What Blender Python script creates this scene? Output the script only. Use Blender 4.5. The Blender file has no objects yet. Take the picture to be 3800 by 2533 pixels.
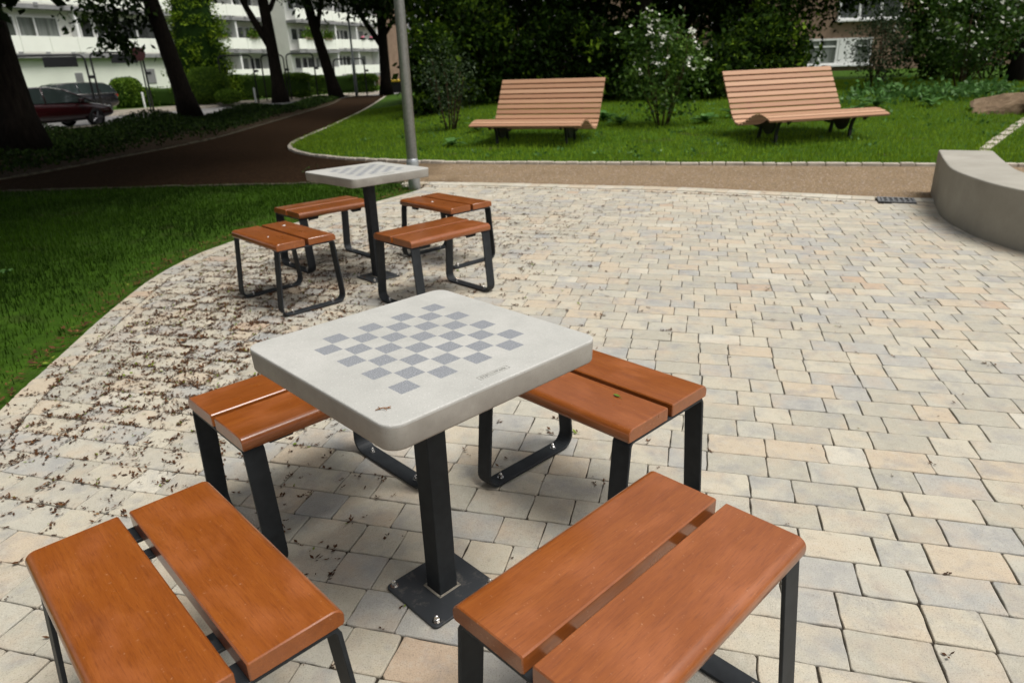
import bpy, bmesh, math, random
import numpy as np
from mathutils import Vector, Matrix

random.seed(7)
RNG = np.random.default_rng(11)
scene = bpy.context.scene
COL = scene.collection
PI = math.pi

# ------------------------------------------------------------------ helpers
def mesh_from(name, verts, faces, smooth=False):
    me = bpy.data.meshes.new(name)
    me.from_pydata([tuple(v) for v in verts], [], [tuple(f) for f in faces])
    if smooth:
        me.polygons.foreach_set('use_smooth', [True] * len(me.polygons))
    me.update()
    return me

def mesh_np(name, verts, quads, smooth=False, tint=None):
    """verts (N,3) array, quads (M,k) int array, optional tint (N,) stored as point attribute"""
    me = bpy.data.meshes.new(name)
    verts = np.asarray(verts, np.float32); quads = np.asarray(quads, np.int32)
    n, k = quads.shape
    me.vertices.add(len(verts)); me.vertices.foreach_set('co', verts.ravel())
    me.loops.add(n * k); me.loops.foreach_set('vertex_index', quads.ravel())
    me.polygons.add(n)
    me.polygons.foreach_set('loop_start', np.arange(0, n * k, k, dtype=np.int32))
    me.polygons.foreach_set('loop_total', np.full(n, k, np.int32))
    if smooth:
        me.polygons.foreach_set('use_smooth', np.ones(n, bool))
    me.update(calc_edges=True)
    if tint is not None:
        a = me.attributes.new('tint', 'FLOAT', 'POINT')
        a.data.foreach_set('value', np.asarray(tint, np.float32))
    return me

def obj(name, me, mat=None, parent=None, loc=None, rotz=None):
    o = bpy.data.objects.new(name, me)
    COL.objects.link(o)
    if mat is not None and me is not None and not me.materials:
        me.materials.append(mat)
    if parent is not None:
        o.parent = parent
    if loc is not None:
        o.location = loc
    if rotz is not None:
        o.rotation_euler = (0, 0, rotz)
    return o

def tag(o, label=None, cat=None, group=None, kind=None):
    if label: o['label'] = label
    if cat: o['category'] = cat
    if group: o['group'] = group
    if kind: o['kind'] = kind
    return o

def thing(name, label, cat, loc=(0, 0, 0), rotz=0, group=None):
    o = bpy.data.objects.new(name, None)
    COL.objects.link(o)
    o.empty_display_size = 0.2
    o.location = loc; o.rotation_euler = (0, 0, rotz)
    return tag(o, label, cat, group)

def copy_tree(o, parent=None):
    c = o.copy(); COL.objects.link(c)
    if parent is not None: c.parent = parent
    for ch in o.children: copy_tree(ch, c)
    return c

class MB:
    """collects primitive shapes into one mesh"""
    def __init__(s): s.v = []; s.f = []
    def add(s, v, f):
        b = len(s.v); s.v += [tuple(p) for p in v]; s.f += [tuple(i + b for i in q) for q in f]
    def box(s, c, d, rz=0, M=None):
        x, y, z = d[0] / 2, d[1] / 2, d[2] / 2
        P = [(-x, -y, -z), (x, -y, -z), (x, y, -z), (-x, y, -z), (-x, -y, z), (x, -y, z), (x, y, z), (-x, y, z)]
        cs, sn = math.cos(rz), math.sin(rz)
        P = [(c[0] + cs * p[0] - sn * p[1], c[1] + sn * p[0] + cs * p[1], c[2] + p[2]) for p in P]
        if M is not None: P = [tuple(M @ Vector(p)) for p in P]
        s.add(P, [(0, 3, 2, 1), (4, 5, 6, 7), (0, 1, 5, 4), (1, 2, 6, 5), (2, 3, 7, 6), (3, 0, 4, 7)])
    def tube(s, pts, rad, n=8, cap=True):
        pts = [Vector(p) for p in pts]
        if not hasattr(rad, '__len__'): rad = [rad] * len(pts)
        rings = []; up = Vector((0.13, 0.31, 0.94))
        for i, p in enumerate(pts):
            t = (pts[min(i + 1, len(pts) - 1)] - pts[max(i - 1, 0)]).normalized()
            a = t.cross(up if abs(t.dot(up)) < .95 else Vector((1, 0, 0))).normalized(); b = t.cross(a)
            rings.append([p + (a * math.cos(2 * PI * k / n) + b * math.sin(2 * PI * k / n)) * rad[i] for k in range(n)])
        v = [q for r in rings for q in r]; f = []
        for i in range(len(pts) - 1):
            for k in range(n):
                k2 = (k + 1) % n
                f.append((i * n + k, i * n + k2, (i + 1) * n + k2, (i + 1) * n + k))
        if cap:
            f.append(tuple(range(n))[::-1]); f.append(tuple((len(pts) - 1) * n + k for k in range(n)))
        s.add(v, f)
    def lathe(s, prof, c=(0, 0, 0), n=16):
        v = []; f = []
        for r, z in prof:
            for k in range(n):
                a = 2 * PI * k / n
                v.append((c[0] + r * math.cos(a), c[1] + r * math.sin(a), c[2] + z))
        m = len(prof)
        for i in range(m - 1):
            for k in range(n):
                k2 = (k + 1) % n
                f.append((i * n + k, i * n + k2, (i + 1) * n + k2, (i + 1) * n + k))
        f.append(tuple(range(n))[::-1]); f.append(tuple((m - 1) * n + k for k in range(n)))
        s.add(v, f)
    def prism(s, poly, axis, a, b):
        """extrude 2D polygon (list of pairs) along axis 0/1/2 from a to b"""
        def P(p, t):
            if axis == 0: return (t, p[0], p[1])
            if axis == 1: return (p[0], t, p[1])
            return (p[0], p[1], t)
        n = len(poly)
        v = [P(p, a) for p in poly] + [P(p, b) for p in poly]
        f = [tuple(range(n))[::-1], tuple(range(n, 2 * n))]
        for k in range(n):
            k2 = (k + 1) % n
            f.append((k, k2, n + k2, n + k))
        s.add(v, f)
    def strip(s, pts, half, thick):
        """flat bar: centreline polyline pts (y,z) in the plane x=0; width 2*half along x, thickness thick"""
        n = len(pts); v = []; f = []
        for i in range(n):
            p = Vector(pts[i]); a = Vector(pts[max(i - 1, 0)]); b = Vector(pts[min(i + 1, n - 1)])
            t = (b - a).normalized(); nr = Vector((-t.y, t.x))
            # mitre
            if 0 < i < n - 1:
                t1 = (p - a).normalized(); d = abs(t1.dot(t)); k = 1 / max(d, .5)
            else: k = 1
            o = nr * thick / 2 * k
            for x, sg in ((-half, -1), (half, -1), (half, 1), (-half, 1)):
                q = p + o * sg
                v.append((x, q.x, q.y))
        for i in range(n - 1):
            for k in range(4):
                k2 = (k + 1) % 4
                f.append((i * 4 + k, i * 4 + k2, (i + 1) * 4 + k2, (i + 1) * 4 + k))
        f.append((3, 2, 1, 0)); f.append(tuple((n - 1) * 4 + k for k in range(4)))
        s.add(v, f)
    def mesh(s, name, smooth=False, bevel=0, seg=2, angle=40):
        me = mesh_from(name, s.v, s.f, smooth)
        bm = bmesh.new(); bm.from_mesh(me)
        bmesh.ops.recalc_face_normals(bm, faces=bm.faces)
        if bevel:
            ed = [e for e in bm.edges if len(e.link_faces) == 2 and e.calc_face_angle(0) > math.radians(angle)]
            bmesh.ops.bevel(bm, geom=ed, offset=bevel, segments=seg, affect='EDGES', profile=.5, clamp_overlap=True)
        bm.to_mesh(me); bm.free()
        return me
    def build(s, name, mat, parent=None, smooth=False, bevel=0, seg=2, **k):
        return obj(name, s.mesh(name, smooth, bevel, seg), mat, parent, **k)

def arc(cx, cy, r, a0, a1, n):
    return [(cx + r * math.cos(math.radians(a0 + (a1 - a0) * i / n)), cy + r * math.sin(math.radians(a0 + (a1 - a0) * i / n))) for i in range(n + 1)]

def catmull(P, step):
    P = [np.array(p, float) for p in P]
    P = [2 * P[0] - P[1]] + P + [2 * P[-1] - P[-2]]
    out = []
    for i in range(1, len(P) - 2):
        p0, p1, p2, p3 = P[i - 1:i + 3]
        n = max(2, int(np.linalg.norm(p2 - p1) / step * 4))
        for k in range(n):
            t = k / n
            out.append(.5 * (2 * p1 + (p2 - p0) * t + (2 * p0 - 5 * p1 + 4 * p2 - p3) * t * t + (3 * p1 - p0 - 3 * p2 + p3) * t ** 3))
    out.append(P[-2]); out = np.array(out)
    d = np.r_[0, np.cumsum(np.linalg.norm(np.diff(out, axis=0), axis=1))]
    m = max(2, int(round(d[-1] / step)))
    s = np.linspace(0, d[-1], m + 1)
    return np.stack([np.interp(s, d, out[:, j]) for j in range(out.shape[1])], 1)

# ------------------------------------------------------------------ materials
class NT:
    def __init__(s, name, rough=.6, spec=.5):
        s.m = bpy.data.materials.new(name); s.m.use_nodes = True
        s.t = s.m.node_tree; s.n = s.t.nodes; s.l = s.t.links
        s.p = s.n['Principled BSDF']
        s.p.inputs['Roughness'].default_value = rough
        s.p.inputs['Specular IOR Level'].default_value = spec
        s._co = None
    def node(s, t, **k):
        x = s.n.new(t)
        for a, b in k.items(): setattr(x, a, b)
        return x
    def co(s, which='Object', scale=None):
        if s._co is None: s._co = s.node('ShaderNodeTexCoord')
        o = s._co.outputs[which]
        if scale is not None:
            mp = s.node('ShaderNodeMapping'); mp.inputs['Scale'].default_value = scale
            s.l.new(o, mp.inputs['Vector']); return mp.outputs[0]
        return o
    def noise(s, scale, detail=4, rough=.5, vec=None, dim='3D', w=None, dist=0):
        x = s.node('ShaderNodeTexNoise'); x.noise_dimensions = dim
        x.inputs['Scale'].default_value = scale; x.inputs['Detail'].default_value = detail
        x.inputs['Roughness'].default_value = rough; x.inputs['Distortion'].default_value = dist
        s.l.new(vec if vec is not None else s.co(), x.inputs['Vector'])
        if w is not None: s.l.new(w, x.inputs['W'])
        return x.outputs['Fac']
    def ramp(s, fac, stops, interp='LINEAR'):
        x = s.node('ShaderNodeValToRGB'); cr = x.color_ramp; cr.interpolation = interp
        while len(cr.elements) < len(stops): cr.elements.new(.5)
        for e, (p, c) in zip(cr.elements, stops):
            e.position = p; e.color = (c[0], c[1], c[2], 1) if hasattr(c, '__len__') else (c, c, c, 1)
        s.l.new(fac, x.inputs['Fac']); return x.outputs['Color']
    def mix(s, fac, a, b, mode='MIX'):
        x = s.node('ShaderNodeMix'); x.data_type = 'RGBA'; x.blend_type = mode
        for k, v in ((0, fac), (6, a), (7, b)):
            if isinstance(v, (int, float)): x.inputs[k].default_value = v
            elif isinstance(v, (tuple, list)): x.inputs[k].default_value = (*v[:3], 1)
            else: s.l.new(v, x.inputs[k])
        return x.outputs[2]
    def math(s, op, a, b=None):
        x = s.node('ShaderNodeMath', operation=op)
        for k, v in ((0, a), (1, b)):
            if v is None: continue
            if isinstance(v, (int, float)): x.inputs[k].default_value = v
            else: s.l.new(v, x.inputs[k])
        return x.outputs[0]
    def attr(s, name='tint'):
        x = s.node('ShaderNodeAttribute'); x.attribute_name = name; return x.outputs['Fac']
    def rand(s):
        return s.node('ShaderNodeObjectInfo').outputs['Random']
    def color(s, c):
        if isinstance(c, (tuple, list)): s.p.inputs['Base Color'].default_value = (*c[:3], 1)
        else: s.l.new(c, s.p.inputs['Base Color'])
        return s
    def rough(s, r):
        s.l.new(r, s.p.inputs['Roughness']); return s
    def bump(s, h, strength=.3, dist=.01):
        b = s.node('ShaderNodeBump'); b.inputs['Strength'].default_value = strength; b.inputs['Distance'].default_value = dist
        s.l.new(h, b.inputs['Height']); s.l.new(b.outputs[0], s.p.inputs['Normal']); return s
    def translucent(s, fac, col):
        tr = s.node('ShaderNodeBsdfTranslucent'); mx = s.node('ShaderNodeMixShader'); mx.inputs[0].default_value = fac
        if isinstance(col, (tuple, list)): tr.inputs[0].default_value = (*col[:3], 1)
        else: s.l.new(col, tr.inputs[0])
        s.l.new(s.p.outputs[0], mx.inputs[1]); s.l.new(tr.outputs[0], mx.inputs[2])
        s.l.new(mx.outputs[0], s.n['Material Output'].inputs['Surface']); return s

def simple(name, c, rough=.6, spec=.5, var=.12, scale=6, bump=0, metallic=0):
    m = NT(name, rough, spec)
    f = m.noise(scale, 5, .6)
    lo = tuple(x * (1 - var) for x in c); hi = tuple(min(1, x * (1 + var)) for x in c)
    m.color(m.ramp(f, [(.3, lo), (.7, hi)]))
    m.p.inputs['Metallic'].default_value = metallic
    if bump: m.bump(m.noise(scale * 12, 4), bump, .004)
    return m.m

def leaf_mat(name, dark, mid, light, rough=.45, trans=.25, spec=.15):
    m = NT(name, rough, spec)
    c = m.ramp(m.attr(), [(0, dark), (.55, mid), (1, light)])
    m.color(c); m.translucent(trans, c)
    return m.m

M = {}
# stained timber of the stools
m = NT('stained_timber', .38, .5)
co = m.co('Object', (2.2, 26, 26)); r = m.rand()
g1 = m.noise(1.6, 6, .65, co, '4D', m.math('MULTIPLY', r, 40), .6)
g2 = m.noise(9, 3, .6, m.co('Object', (1.2, 60, 60)), '4D', m.math('MULTIPLY', r, 17))
blot = m.noise(7, 3, .5, m.co('Object', (1, 1.6, 1)), '4D', m.math('MULTIPLY', r, 9))
c = m.ramp(g1, [(.25, (.185, .048, .007)), (.5, (.235, .065, .0095)), (.75, (.285, .086, .0135))])
c = m.mix(m.math('MULTIPLY', g2, .22), c, (.2, .045, .012))
c = m.mix(m.ramp(blot, [(.5, 0.0), (.8, .38)]), c, (.45, .15, .055))
sp = m.noise(150, 2, .6, m.co('Object', (1, .55, 1)))
c = m.mix(m.ramp(sp, [(.68, 0.0), (.75, .36)]), c, (.55, .33, .2))
pore = m.noise(1, 3, .7, m.co('Object', (26, 420, 420)), '4D', m.math('MULTIPLY', r, 11))
c = m.mix(m.ramp(pore, [(.36, .42), (.48, 0.0)]), c, (.12, .03, .008))
c = m.mix(m.ramp(pore, [(.58, 0.0), (.72, .2)]), c, (.47, .16, .045))
kn = m.noise(3.4, 2, .5, m.co('Object', (1, 3.0, 1)), '4D', m.math('MULTIPLY', r, 23))
c = m.mix(m.ramp(kn, [(.62, 0.0), (.72, .5)]), c, (.13, .035, .014))
m.color(c)
m.rough(m.ramp(blot, [(.3, .26), (.7, .42)]))
m.bump(m.math('ADD', pore, m.math('MULTIPLY', g1, .6)), .22, .0012)
m.p.inputs['Coat Weight'].default_value = .45; m.p.inputs['Coat Roughness'].default_value = .14
M['timber'] = m.m
# powder-coated steel
m = NT('dark_powder_coat', .58, .3)
m.color(m.ramp(m.noise(30, 4), [(.3, (.012, .014, .016)), (.7, (.02, .023, .026))])); m.bump(m.noise(900, 2), .08, .0005)
M['steel'] = m.m
m = NT('dusty_base_plate', .5, .4)
d = m.noise(28, 6, .7)
c = m.ramp(m.noise(5, 3), [(.3, (.02, .023, .026)), (.7, (.034, .037, .041))])
m.color(m.mix(m.ramp(d, [(.56, 0.0), (.74, .55)]), c, (.17, .155, .13)))
M['plate'] = m.m
m = NT('stainless', .22, .5); m.p.inputs['Metallic'].default_value = 1; m.color((.62, .6, .57)); M['stainless'] = m.m
m = NT('cement_smear', .9, .2); m.color(m.ramp(m.noise(60, 4), [(.3, (.16, .145, .12)), (.7, (.3, .27, .22))])); M['smear'] = m.m
m = NT('lettering', .7, .2); m.color((.27, .265, .24)); M['letter'] = m.m
# concrete table top with the chess board in the surface
m = NT('chess_concrete', .62, .35)
base = m.ramp(m.noise(3.5, 5, .6), [(.3, (.36, .355, .33)), (.5, (.41, .405, .375)), (.7, (.46, .45, .42))])
base = m.mix(m.ramp(m.noise(14, 5, .7), [(.34, .35), (.5, 0.0)]), base, (.36, .355, .33))
speck = m.noise(300, 3, .75)
base = m.mix(m.ramp(speck, [(.32, .5), (.47, 0.0)]), base, (.22, .215, .2))
base = m.mix(m.ramp(m.noise(210, 1), [(.66, 0.0), (.72, .5)]), base, (.62, .61, .58))
dark = m.ramp(m.noise(330, 2, .8), [(.3, (.15, .158, .17)), (.55, (.225, .235, .25)), (.72, (.46, .47, .48))])
sx = m.node('ShaderNodeSeparateXYZ'); m.l.new(m.co(), sx.inputs[0])
def cell(o):
    q = m.math('MULTIPLY', m.math('ADD', o, .2), 20.0)
    fl = m.math('FLOOR', q)
    fr = m.math('SUBTRACT', q, fl)
    edge = m.math('LESS_THAN', m.math('ABSOLUTE', m.math('SUBTRACT', fr, .5)), .485)
    ins = m.math('LESS_THAN', m.math('ABSOLUTE', o), .2)
    return fl, m.math('MULTIPLY', edge, ins)
fx, ex = cell(sx.outputs[0]); fy, ey = cell(sx.outputs[1])
par = m.math('FLOORED_MODULO', m.math('ADD', fx, fy), 2.0)
par = m.math('LESS_THAN', par, .5)
top = m.math('GREATER_THAN', sx.outputs[2], -.002)
msk = m.math('MULTIPLY', m.math('MULTIPLY', ex, ey), m.math('MULTIPLY', par, top))
c = m.mix(msk, base, dark)
# cast, unpolished sides: greyer and stained
side = m.ramp(m.noise(9, 6, .65), [(.25, (.24, .226, .195)), (.6, (.34, .325, .285)), (.8, (.42, .405, .36))])
side = m.mix(m.ramp(m.noise(300, 2), [(.3, .4), (.42, 0.0)]), side, (.24, .23, .2))
c = m.mix(m.math('LESS_THAN', sx.outputs[2], -.007), c, side)
m.color(c); m.bump(m.noise(260, 3), .12, .001)
M['table'] = m.m
# concrete of the curved wall
m = NT('cast_concrete', .85, .25)
c = m.ramp(m.noise(2.2, 6, .65), [(.25, (.26, .243, .205)), (.55, (.33, .31, .265)), (.8, (.39, .37, .32))])
c = m.mix(m.ramp(m.noise(90, 3), [(.3, .35), (.45, 0.0)]), c, (.25, .235, .2))
m.color(c); m.bump(m.noise(120, 4), .25, .003)
M['wall'] = m.m
# pavers
m = NT('paver_stone', .8, .3)
t = m.attr()
geo = m.co('Object')
w = m.math('MULTIPLY', t, 60)
pc = m.ramp(t, [(0, (.38, .355, .288)), (.2, (.45, .41, .322)), (.38, (.41, .38, .31)), (.52, (.47, .43, .34)), (.64, (.365, .352, .315)), (.76, (.425, .40, .33)), (.87, (.46, .388, .29)), (.955, (.43, .33, .238)), (.97, (.505, .47, .388))], 'CONSTANT')
cl = m.noise(9, 4, .6, geo, '4D', w)
c = m.mix(m.ramp(cl, [(.48, 0.0), (.70, .65)]), pc, (.235, .24, .245))
cl2 = m.noise(6, 3, .6, geo, '4D', m.math('ADD', w, 7.3))
c = m.mix(m.ramp(cl2, [(.48, 0.0), (.72, .6)]), c, (.48, .375, .265))
cl3 = m.noise(26, 4, .7, geo, '4D', m.math('ADD', w, 3.1))
c = m.mix(m.ramp(cl3, [(.52, 0.0), (.7, .38)]), c, (.52, .485, .41))
c = m.mix(m.ramp(cl3, [(.28, .35), (.42, 0.0)]), c, (.18, .165, .14))
gr = m.noise(240, 3, .7, geo)
c = m.mix(m.ramp(gr, [(.3, .55), (.47, 0.0)]), c, (.16, .145, .12))
c = m.mix(m.ramp(gr, [(.62, 0.0), (.75, .3)]), c, (.62, .59, .53))
m.color(c)
m.bump(m.math('ADD', m.noise(260, 3, .6, geo), m.math('MULTIPLY', m.noise(38, 4, .6, geo), .9)), .6, .004)
M['paver'] = m.m
m = NT('joint_grit', .95, .1)
m.color(m.ramp(m.noise(160, 4, .7), [(.3, (.012, .010, .008)), (.55, (.045, .037, .028)), (.75, (.13, .11, .08))])); m.bump(m.noise(220, 3), .5, .004)
M['joint'] = m.m
m = NT('crushed_gravel', 1.0, .02)
v = m.node('ShaderNodeTexVoronoi'); v.inputs['Scale'].default_value = 75; m.l.new(m.co(), v.inputs['Vector'])
c = m.ramp(m.noise(62, 4, .75), [(.30, (.06, .04, .025)), (.5, (.25, .18, .112)), (.70, (.48, .375, .255))])
c = m.mix(m.ramp(m.noise(1.3, 4, .6), [(.35, .3), (.7, 0.0)]), c, (.12, .08, .048))
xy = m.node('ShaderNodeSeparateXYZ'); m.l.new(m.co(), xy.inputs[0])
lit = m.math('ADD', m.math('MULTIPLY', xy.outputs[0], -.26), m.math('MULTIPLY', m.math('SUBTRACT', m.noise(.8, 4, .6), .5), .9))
lit = m.ramp(lit, [(.16, 0.0), (.62, .97)])          # brown leaf litter under the avenue, its colour darkened further to hold the shade
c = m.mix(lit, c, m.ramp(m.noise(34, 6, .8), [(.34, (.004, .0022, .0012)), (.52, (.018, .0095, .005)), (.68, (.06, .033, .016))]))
m.color(c); m.bump(v.outputs['Distance'], .8, .012)
M['gravel'] = m.m
M['pebble'] = simple('gravel_chips', (.26, .2, .145), .9, .2, .5, 40)
m = NT('soil', .95, .1)
m.color(m.ramp(m.noise(14, 6, .7), [(.3, (.018, .012, .007)), (.6, (.045, .03, .017)), (.8, (.085, .055, .03))])); m.bump(m.noise(60, 4), .8, .02)
M['soil'] = m.m
m = NT('turf', .9, .1)
c = m.ramp(m.noise(5, 6, .7), [(.3, (.018, .042, .003)), (.6, (.042, .095, .006)), (.8, (.07, .12, .011))])
m.color(m.mix(m.ramp(m.noise(2.6, 4), [(.58, 0.0), (.75, .6)]), c, (.05, .036, .02))); m.bump(m.noise(90, 4), .7, .02)
M['turf'] = m.m
M['grass'] = leaf_mat('grass_blades', (.011, .028, .0014), (.060, .138, .004), (.19, .30, .018), .6, .3, .1)
M['kerb'] = simple('kerb_stone', (.42, .375, .31), .85, .2, .25, 9, .2)
M['dark_kerb'] = simple('dark_kerb_stone', (.075, .066, .045), .9, .15, .5, 5, .2)  # darker stone for the kerbs of the left lawn and the bed
M['asphalt'] = simple('asphalt', (.19, .185, .178), .9, .2, .2, 3, .2)
M['walkway'] = simple('far_pavement', (.27, .235, .19), .9, .2, .2, 2, .2)
m = NT('debris', .8, .2)
m.color(m.ramp(m.attr(), [(0, (.03, .013, .006)), (.4, (.08, .033, .012)), (.75, (.14, .062, .022)), (.9, (.25, .13, .05)), (.93, (.10, .15, .015)), (1, (.19, .24, .03))]))
M['debris'] = m.m
m = NT('galvanised', .45, .5)
c = m.ramp(m.noise(40, 3, .6), [(.3, (.30, .32, .33)), (.7, (.42, .44, .45))]); m.color(c); m.p.inputs['Metallic'].default_value = .55
M['galv'] = m.m
# pale bench slats
m = NT('larch_slat', .62, .3)
t = m.attr()
g1 = m.noise(2, 6, .6, m.co('Object', (1.0, 30, 30)), '4D', m.math('MULTIPLY', t, 30), .4)
c = m.ramp(t, [(0, (.35, .19, .11)), (.5, (.43, .245, .145)), (1, (.50, .305, .19))])
c = m.mix(m.ramp(g1, [(.3, .4), (.65, 0.0)]), c, (.34, .17, .095)); m.color(c)
M['slat'] = m.m
M['grate'] = simple('worn_iron', (.15, .155, .16), .5, .4, .3, 30)
M['iron'] = simple('cast_iron', (.012, .013, .014), .5, .4, .2, 20)
m = NT('bark', .95, .1)
bz = m.noise(5, 6, .7, m.co('Object', (3, 3, .6)))
m.color(m.ramp(bz, [(.3, (.006, .0045, .0035)), (.7, (.02, .0155, .0115))])); m.bump(bz, 1, .05)
M['bark'] = m.m
m = NT('brown_bark', .95, .1)
bz = m.noise(6, 6, .7, m.co('Object', (3, 3, .7)))
m.color(m.ramp(bz, [(.3, (.05, .03, .018)), (.7, (.13, .085, .05))])); m.bump(bz, .8, .03)
M['bark2'] = m.m
M['twig'] = simple('twig_bark', (.06, .038, .022), .9, .1, .3, 20)
M['chestnut'] = leaf_mat('chestnut_leaves', (.007, .017, .003), (.016, .036, .005), (.045, .085, .009), .6, .2, .1)
M['wood'] = leaf_mat('woodland_leaves', (.004, .010, .0015), (.026, .058, .006), (.13, .21, .014), .7, .3, .06)
M['bright'] = leaf_mat('sunny_leaves', (.028, .065, .006), (.075, .14, .012), (.17, .25, .03), .45, .3)
M['thuja'] = leaf_mat('thuja_sprays', (.012, .035, .003), (.10, .18, .008), (.24, .34, .02), .6, .3, .1)
M['clip'] = leaf_mat('clipped_leaves', (.018, .045, .006), (.085, .165, .012), (.20, .31, .03), .6, .25)
M['shrub'] = leaf_mat('shrub_leaves', (.016, .042, .006), (.045, .098, .013), (.11, .19, .03), .4, .25)
M['grey_shrub'] = leaf_mat('dark_shrub_leaves', (.012, .024, .010), (.034, .058, .024), (.085, .12, .055), .5, .2)
M['weed'] = leaf_mat('weed_leaves', (.04, .10, .02), (.085, .19, .045), (.17, .3, .10), .4, .25)
M['ivy'] = leaf_mat('ground_cover_leaves', (.005, .011, .002), (.012, .028, .003), (.032, .055, .006), .7, .1, .08)
m = NT('blossom', .6, .2); m.color((.80, .80, .70)); m.translucent(.25, (.8, .8, .7)); M['blossom'] = m.m
M['facade'] = simple('pale_render', (.84, .84, .78), .85, .2, .06, .8)
M['panel'] = simple('balcony_panel', (.88, .90, .81), .6, .3, .04, .8)
M['greenwall'] = simple('garage_render', (.76, .79, .69), .85, .2, .06, .6)
M['slab'] = simple('slab_concrete', (.25, .25, .25), .85, .2, .15, 2)
M['white'] = simple('white_paint', (.80, .80, .78), .5, .4, .03, 3)
M['brown'] = simple('brown_render', (.235, .165, .115), .9, .15, .16, 1.6, .3)
M['plinth'] = simple('dark_plinth', (.035, .037, .042), .8, .2, .2, 2)
m = NT('window_glass', .08, .6); m.color(m.ramp(m.noise(.9, 3), [(.35, (.02, .024, .022)), (.7, (.10, .11, .105))])); M['glass'] = m.m
m = NT('curtain_glass', .15, .5); m.color(m.ramp(m.noise(3.5, 2, .5, m.co('Object', (1, 1, .05))), [(.35, (.09, .10, .085)), (.65, (.25, .27, .25))])); M['curtain'] = m.m
def paint(name, c):
    m = NT(name, .25, .5); m.color(m.ramp(m.noise(2, 2), [(.3, tuple(x * .9 for x in c)), (.7, c)]))
    m.p.inputs['Coat Weight'].default_value = 1; m.p.inputs['Coat Roughness'].default_value = .05; return m.m
M['red'] = paint('dark_red_paint', (.022, .002, .003)); M['black'] = paint('black_paint', (.008, .008, .010))
M['rubber'] = simple('rubber', (.012, .012, .012), .85, .2, .1, 20)
M['rim'] = simple('alloy_rim', (.2, .2, .21), .35, .5, .1, 9, 0, .8)
m = NT('car_glass', .04, .7); m.color((.025, .035, .033)); M['carglass'] = m.m
m = NT('red_lamp', .15, .6); m.color((.5, .015, .008)); M['tail'] = m.m
M['yellow'] = simple('yellow_lid', (.75, .50, .03), .5, .4, .05, 3)
M['binbody'] = simple('bin_body', (.02, .02, .02), .6, .3, .1, 4)
M['signred'] = simple('sign_red', (.045, .010, .009), .5, .4, .1, 6)
m = NT('sandstone', .9, .2)
c = m.ramp(m.noise(2.5, 6, .65), [(.25, (.09, .058, .034)), (.5, (.21, .145, .088)), (.8, (.32, .245, .165))]); m.color(c); m.bump(m.noise(9, 6, .7), .8, .05)
M['rock'] = m.m
M['pink'] = simple('pink_flowers', (.55, .16, .22), .7, .2, .3, 20)
M['terra'] = simple('planter_box', (.55, .40, .33), .7, .2, .1, 5)

# ------------------------------------------------------------------ terrain
def sstep(t):
    t = np.clip(t, 0, 1); return t * t * (3 - 2 * t)
def hill(x, y):
    """height of the lawn behind the gravel path"""
    x = np.asarray(x, float); y = np.asarray(y, float)
    d1 = .292 * (x + 1.21) + .956 * (y - 10.98)
    d2 = x - (-4.5 - .085 * (y - 14.5))
    h = .045 * np.clip(d1 - .4, 0, 11) * sstep(d2 / 5)
    return h + .02
CURVE = catmull([(-1.0, -.9), (-1.42, -.2), (-1.80, .7), (-2.07, 1.6), (-2.19, 2.36), (-2.29, 2.75), (-2.40, 3.38), (-2.53, 4.15), (-2.60, 4.9), (-2.53, 5.6), (-2.25, 6.3), (-1.86, 7.0), (-1.44, 7.67), (-1.12, 8.25), (-.95, 8.75)], .1)
STRIP_OUT = catmull([(-1.35, 9.02), (-1.03, 8.95), (-.25, 8.71), (.92, 8.27), (1.85, 7.93), (2.97, 7.36), (3.71, 6.95), (4.25, 6.72), (4.9, 6.42)], .1)
STRIP_W = .36
KERB_FAR = catmull([(-6.9, 42.3), (-5.9, 33.0), (-5.4, 28.0), (-4.84, 21.0), (-4.62, 17.0), (-4.5, 15.2), (-4.32, 14.2), (-4.05, 13.5), (-3.6, 12.75), (-3.0, 12.1), (-2.2, 11.52), (-1.21, 10.98), (.88, 10.28), (3.22, 9.57), (5.44, 8.93), (9.0, 7.85), (14, 6.3)], .15)
KERB_LEFT = catmull([(-14.5, 9.6), (-11, 9.55), (-6.86, 9.42), (-4.47, 9.34), (-3.26, 9.23), (-2.47, 9.19), (-1.35, 9.04)], .15)
KERB_BED = catmull([(-13, 8.2), (-10, 9.3), (-8.6, 10.0), (-7.74, 10.8), (-7.45, 12.0), (-7.3, 13.5), (-7.1, 15.0), (-6.95, 17.0), (-7.2, 21.0), (-7.7, 28.0), (-8.35, 35.4), (-9.4, 42)], .15)

def ruled(name, A, B, n, zf, mat, label=None, kind='structure', ta=1.0):
    """sheet between polylines A and B (both resampled), heights from zf"""
    def rs(P, m):
        P = np.asarray(P, float); d = np.r_[0, np.cumsum(np.linalg.norm(np.diff(P, axis=0), axis=1))]
        s = np.linspace(0, d[-1], m); return np.stack([np.interp(s, d, P[:, 0]), np.interp(s, d, P[:, 1])], 1)
    m_ = max(len(A), len(B)); A = rs(A, m_); B = rs(B, m_)
    t = (np.linspace(0, 1, n) ** ta)[:, None, None]
    G = A[None] * (1 - t) + B[None] * t
    Z = zf(G[..., 0], G[..., 1])
    V = np.concatenate([G, Z[..., None]], 2).reshape(-1, 3)
    i = np.arange((n - 1))[:, None] * m_ + np.arange(m_ - 1)[None]; i = i.ravel()
    me = mesh_np(name, V, np.stack([i, i + 1, i + m_ + 1, i + m_], 1), True)
    bm = bmesh.new(); bm.from_mesh(me)
    if sum(f.normal.z for f in bm.faces) < 0: bmesh.ops.reverse_faces(bm, faces=bm.faces)
    bm.to_mesh(me); bm.free()
    o = obj(name, me, mat); return tag(o, kind=kind)

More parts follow.
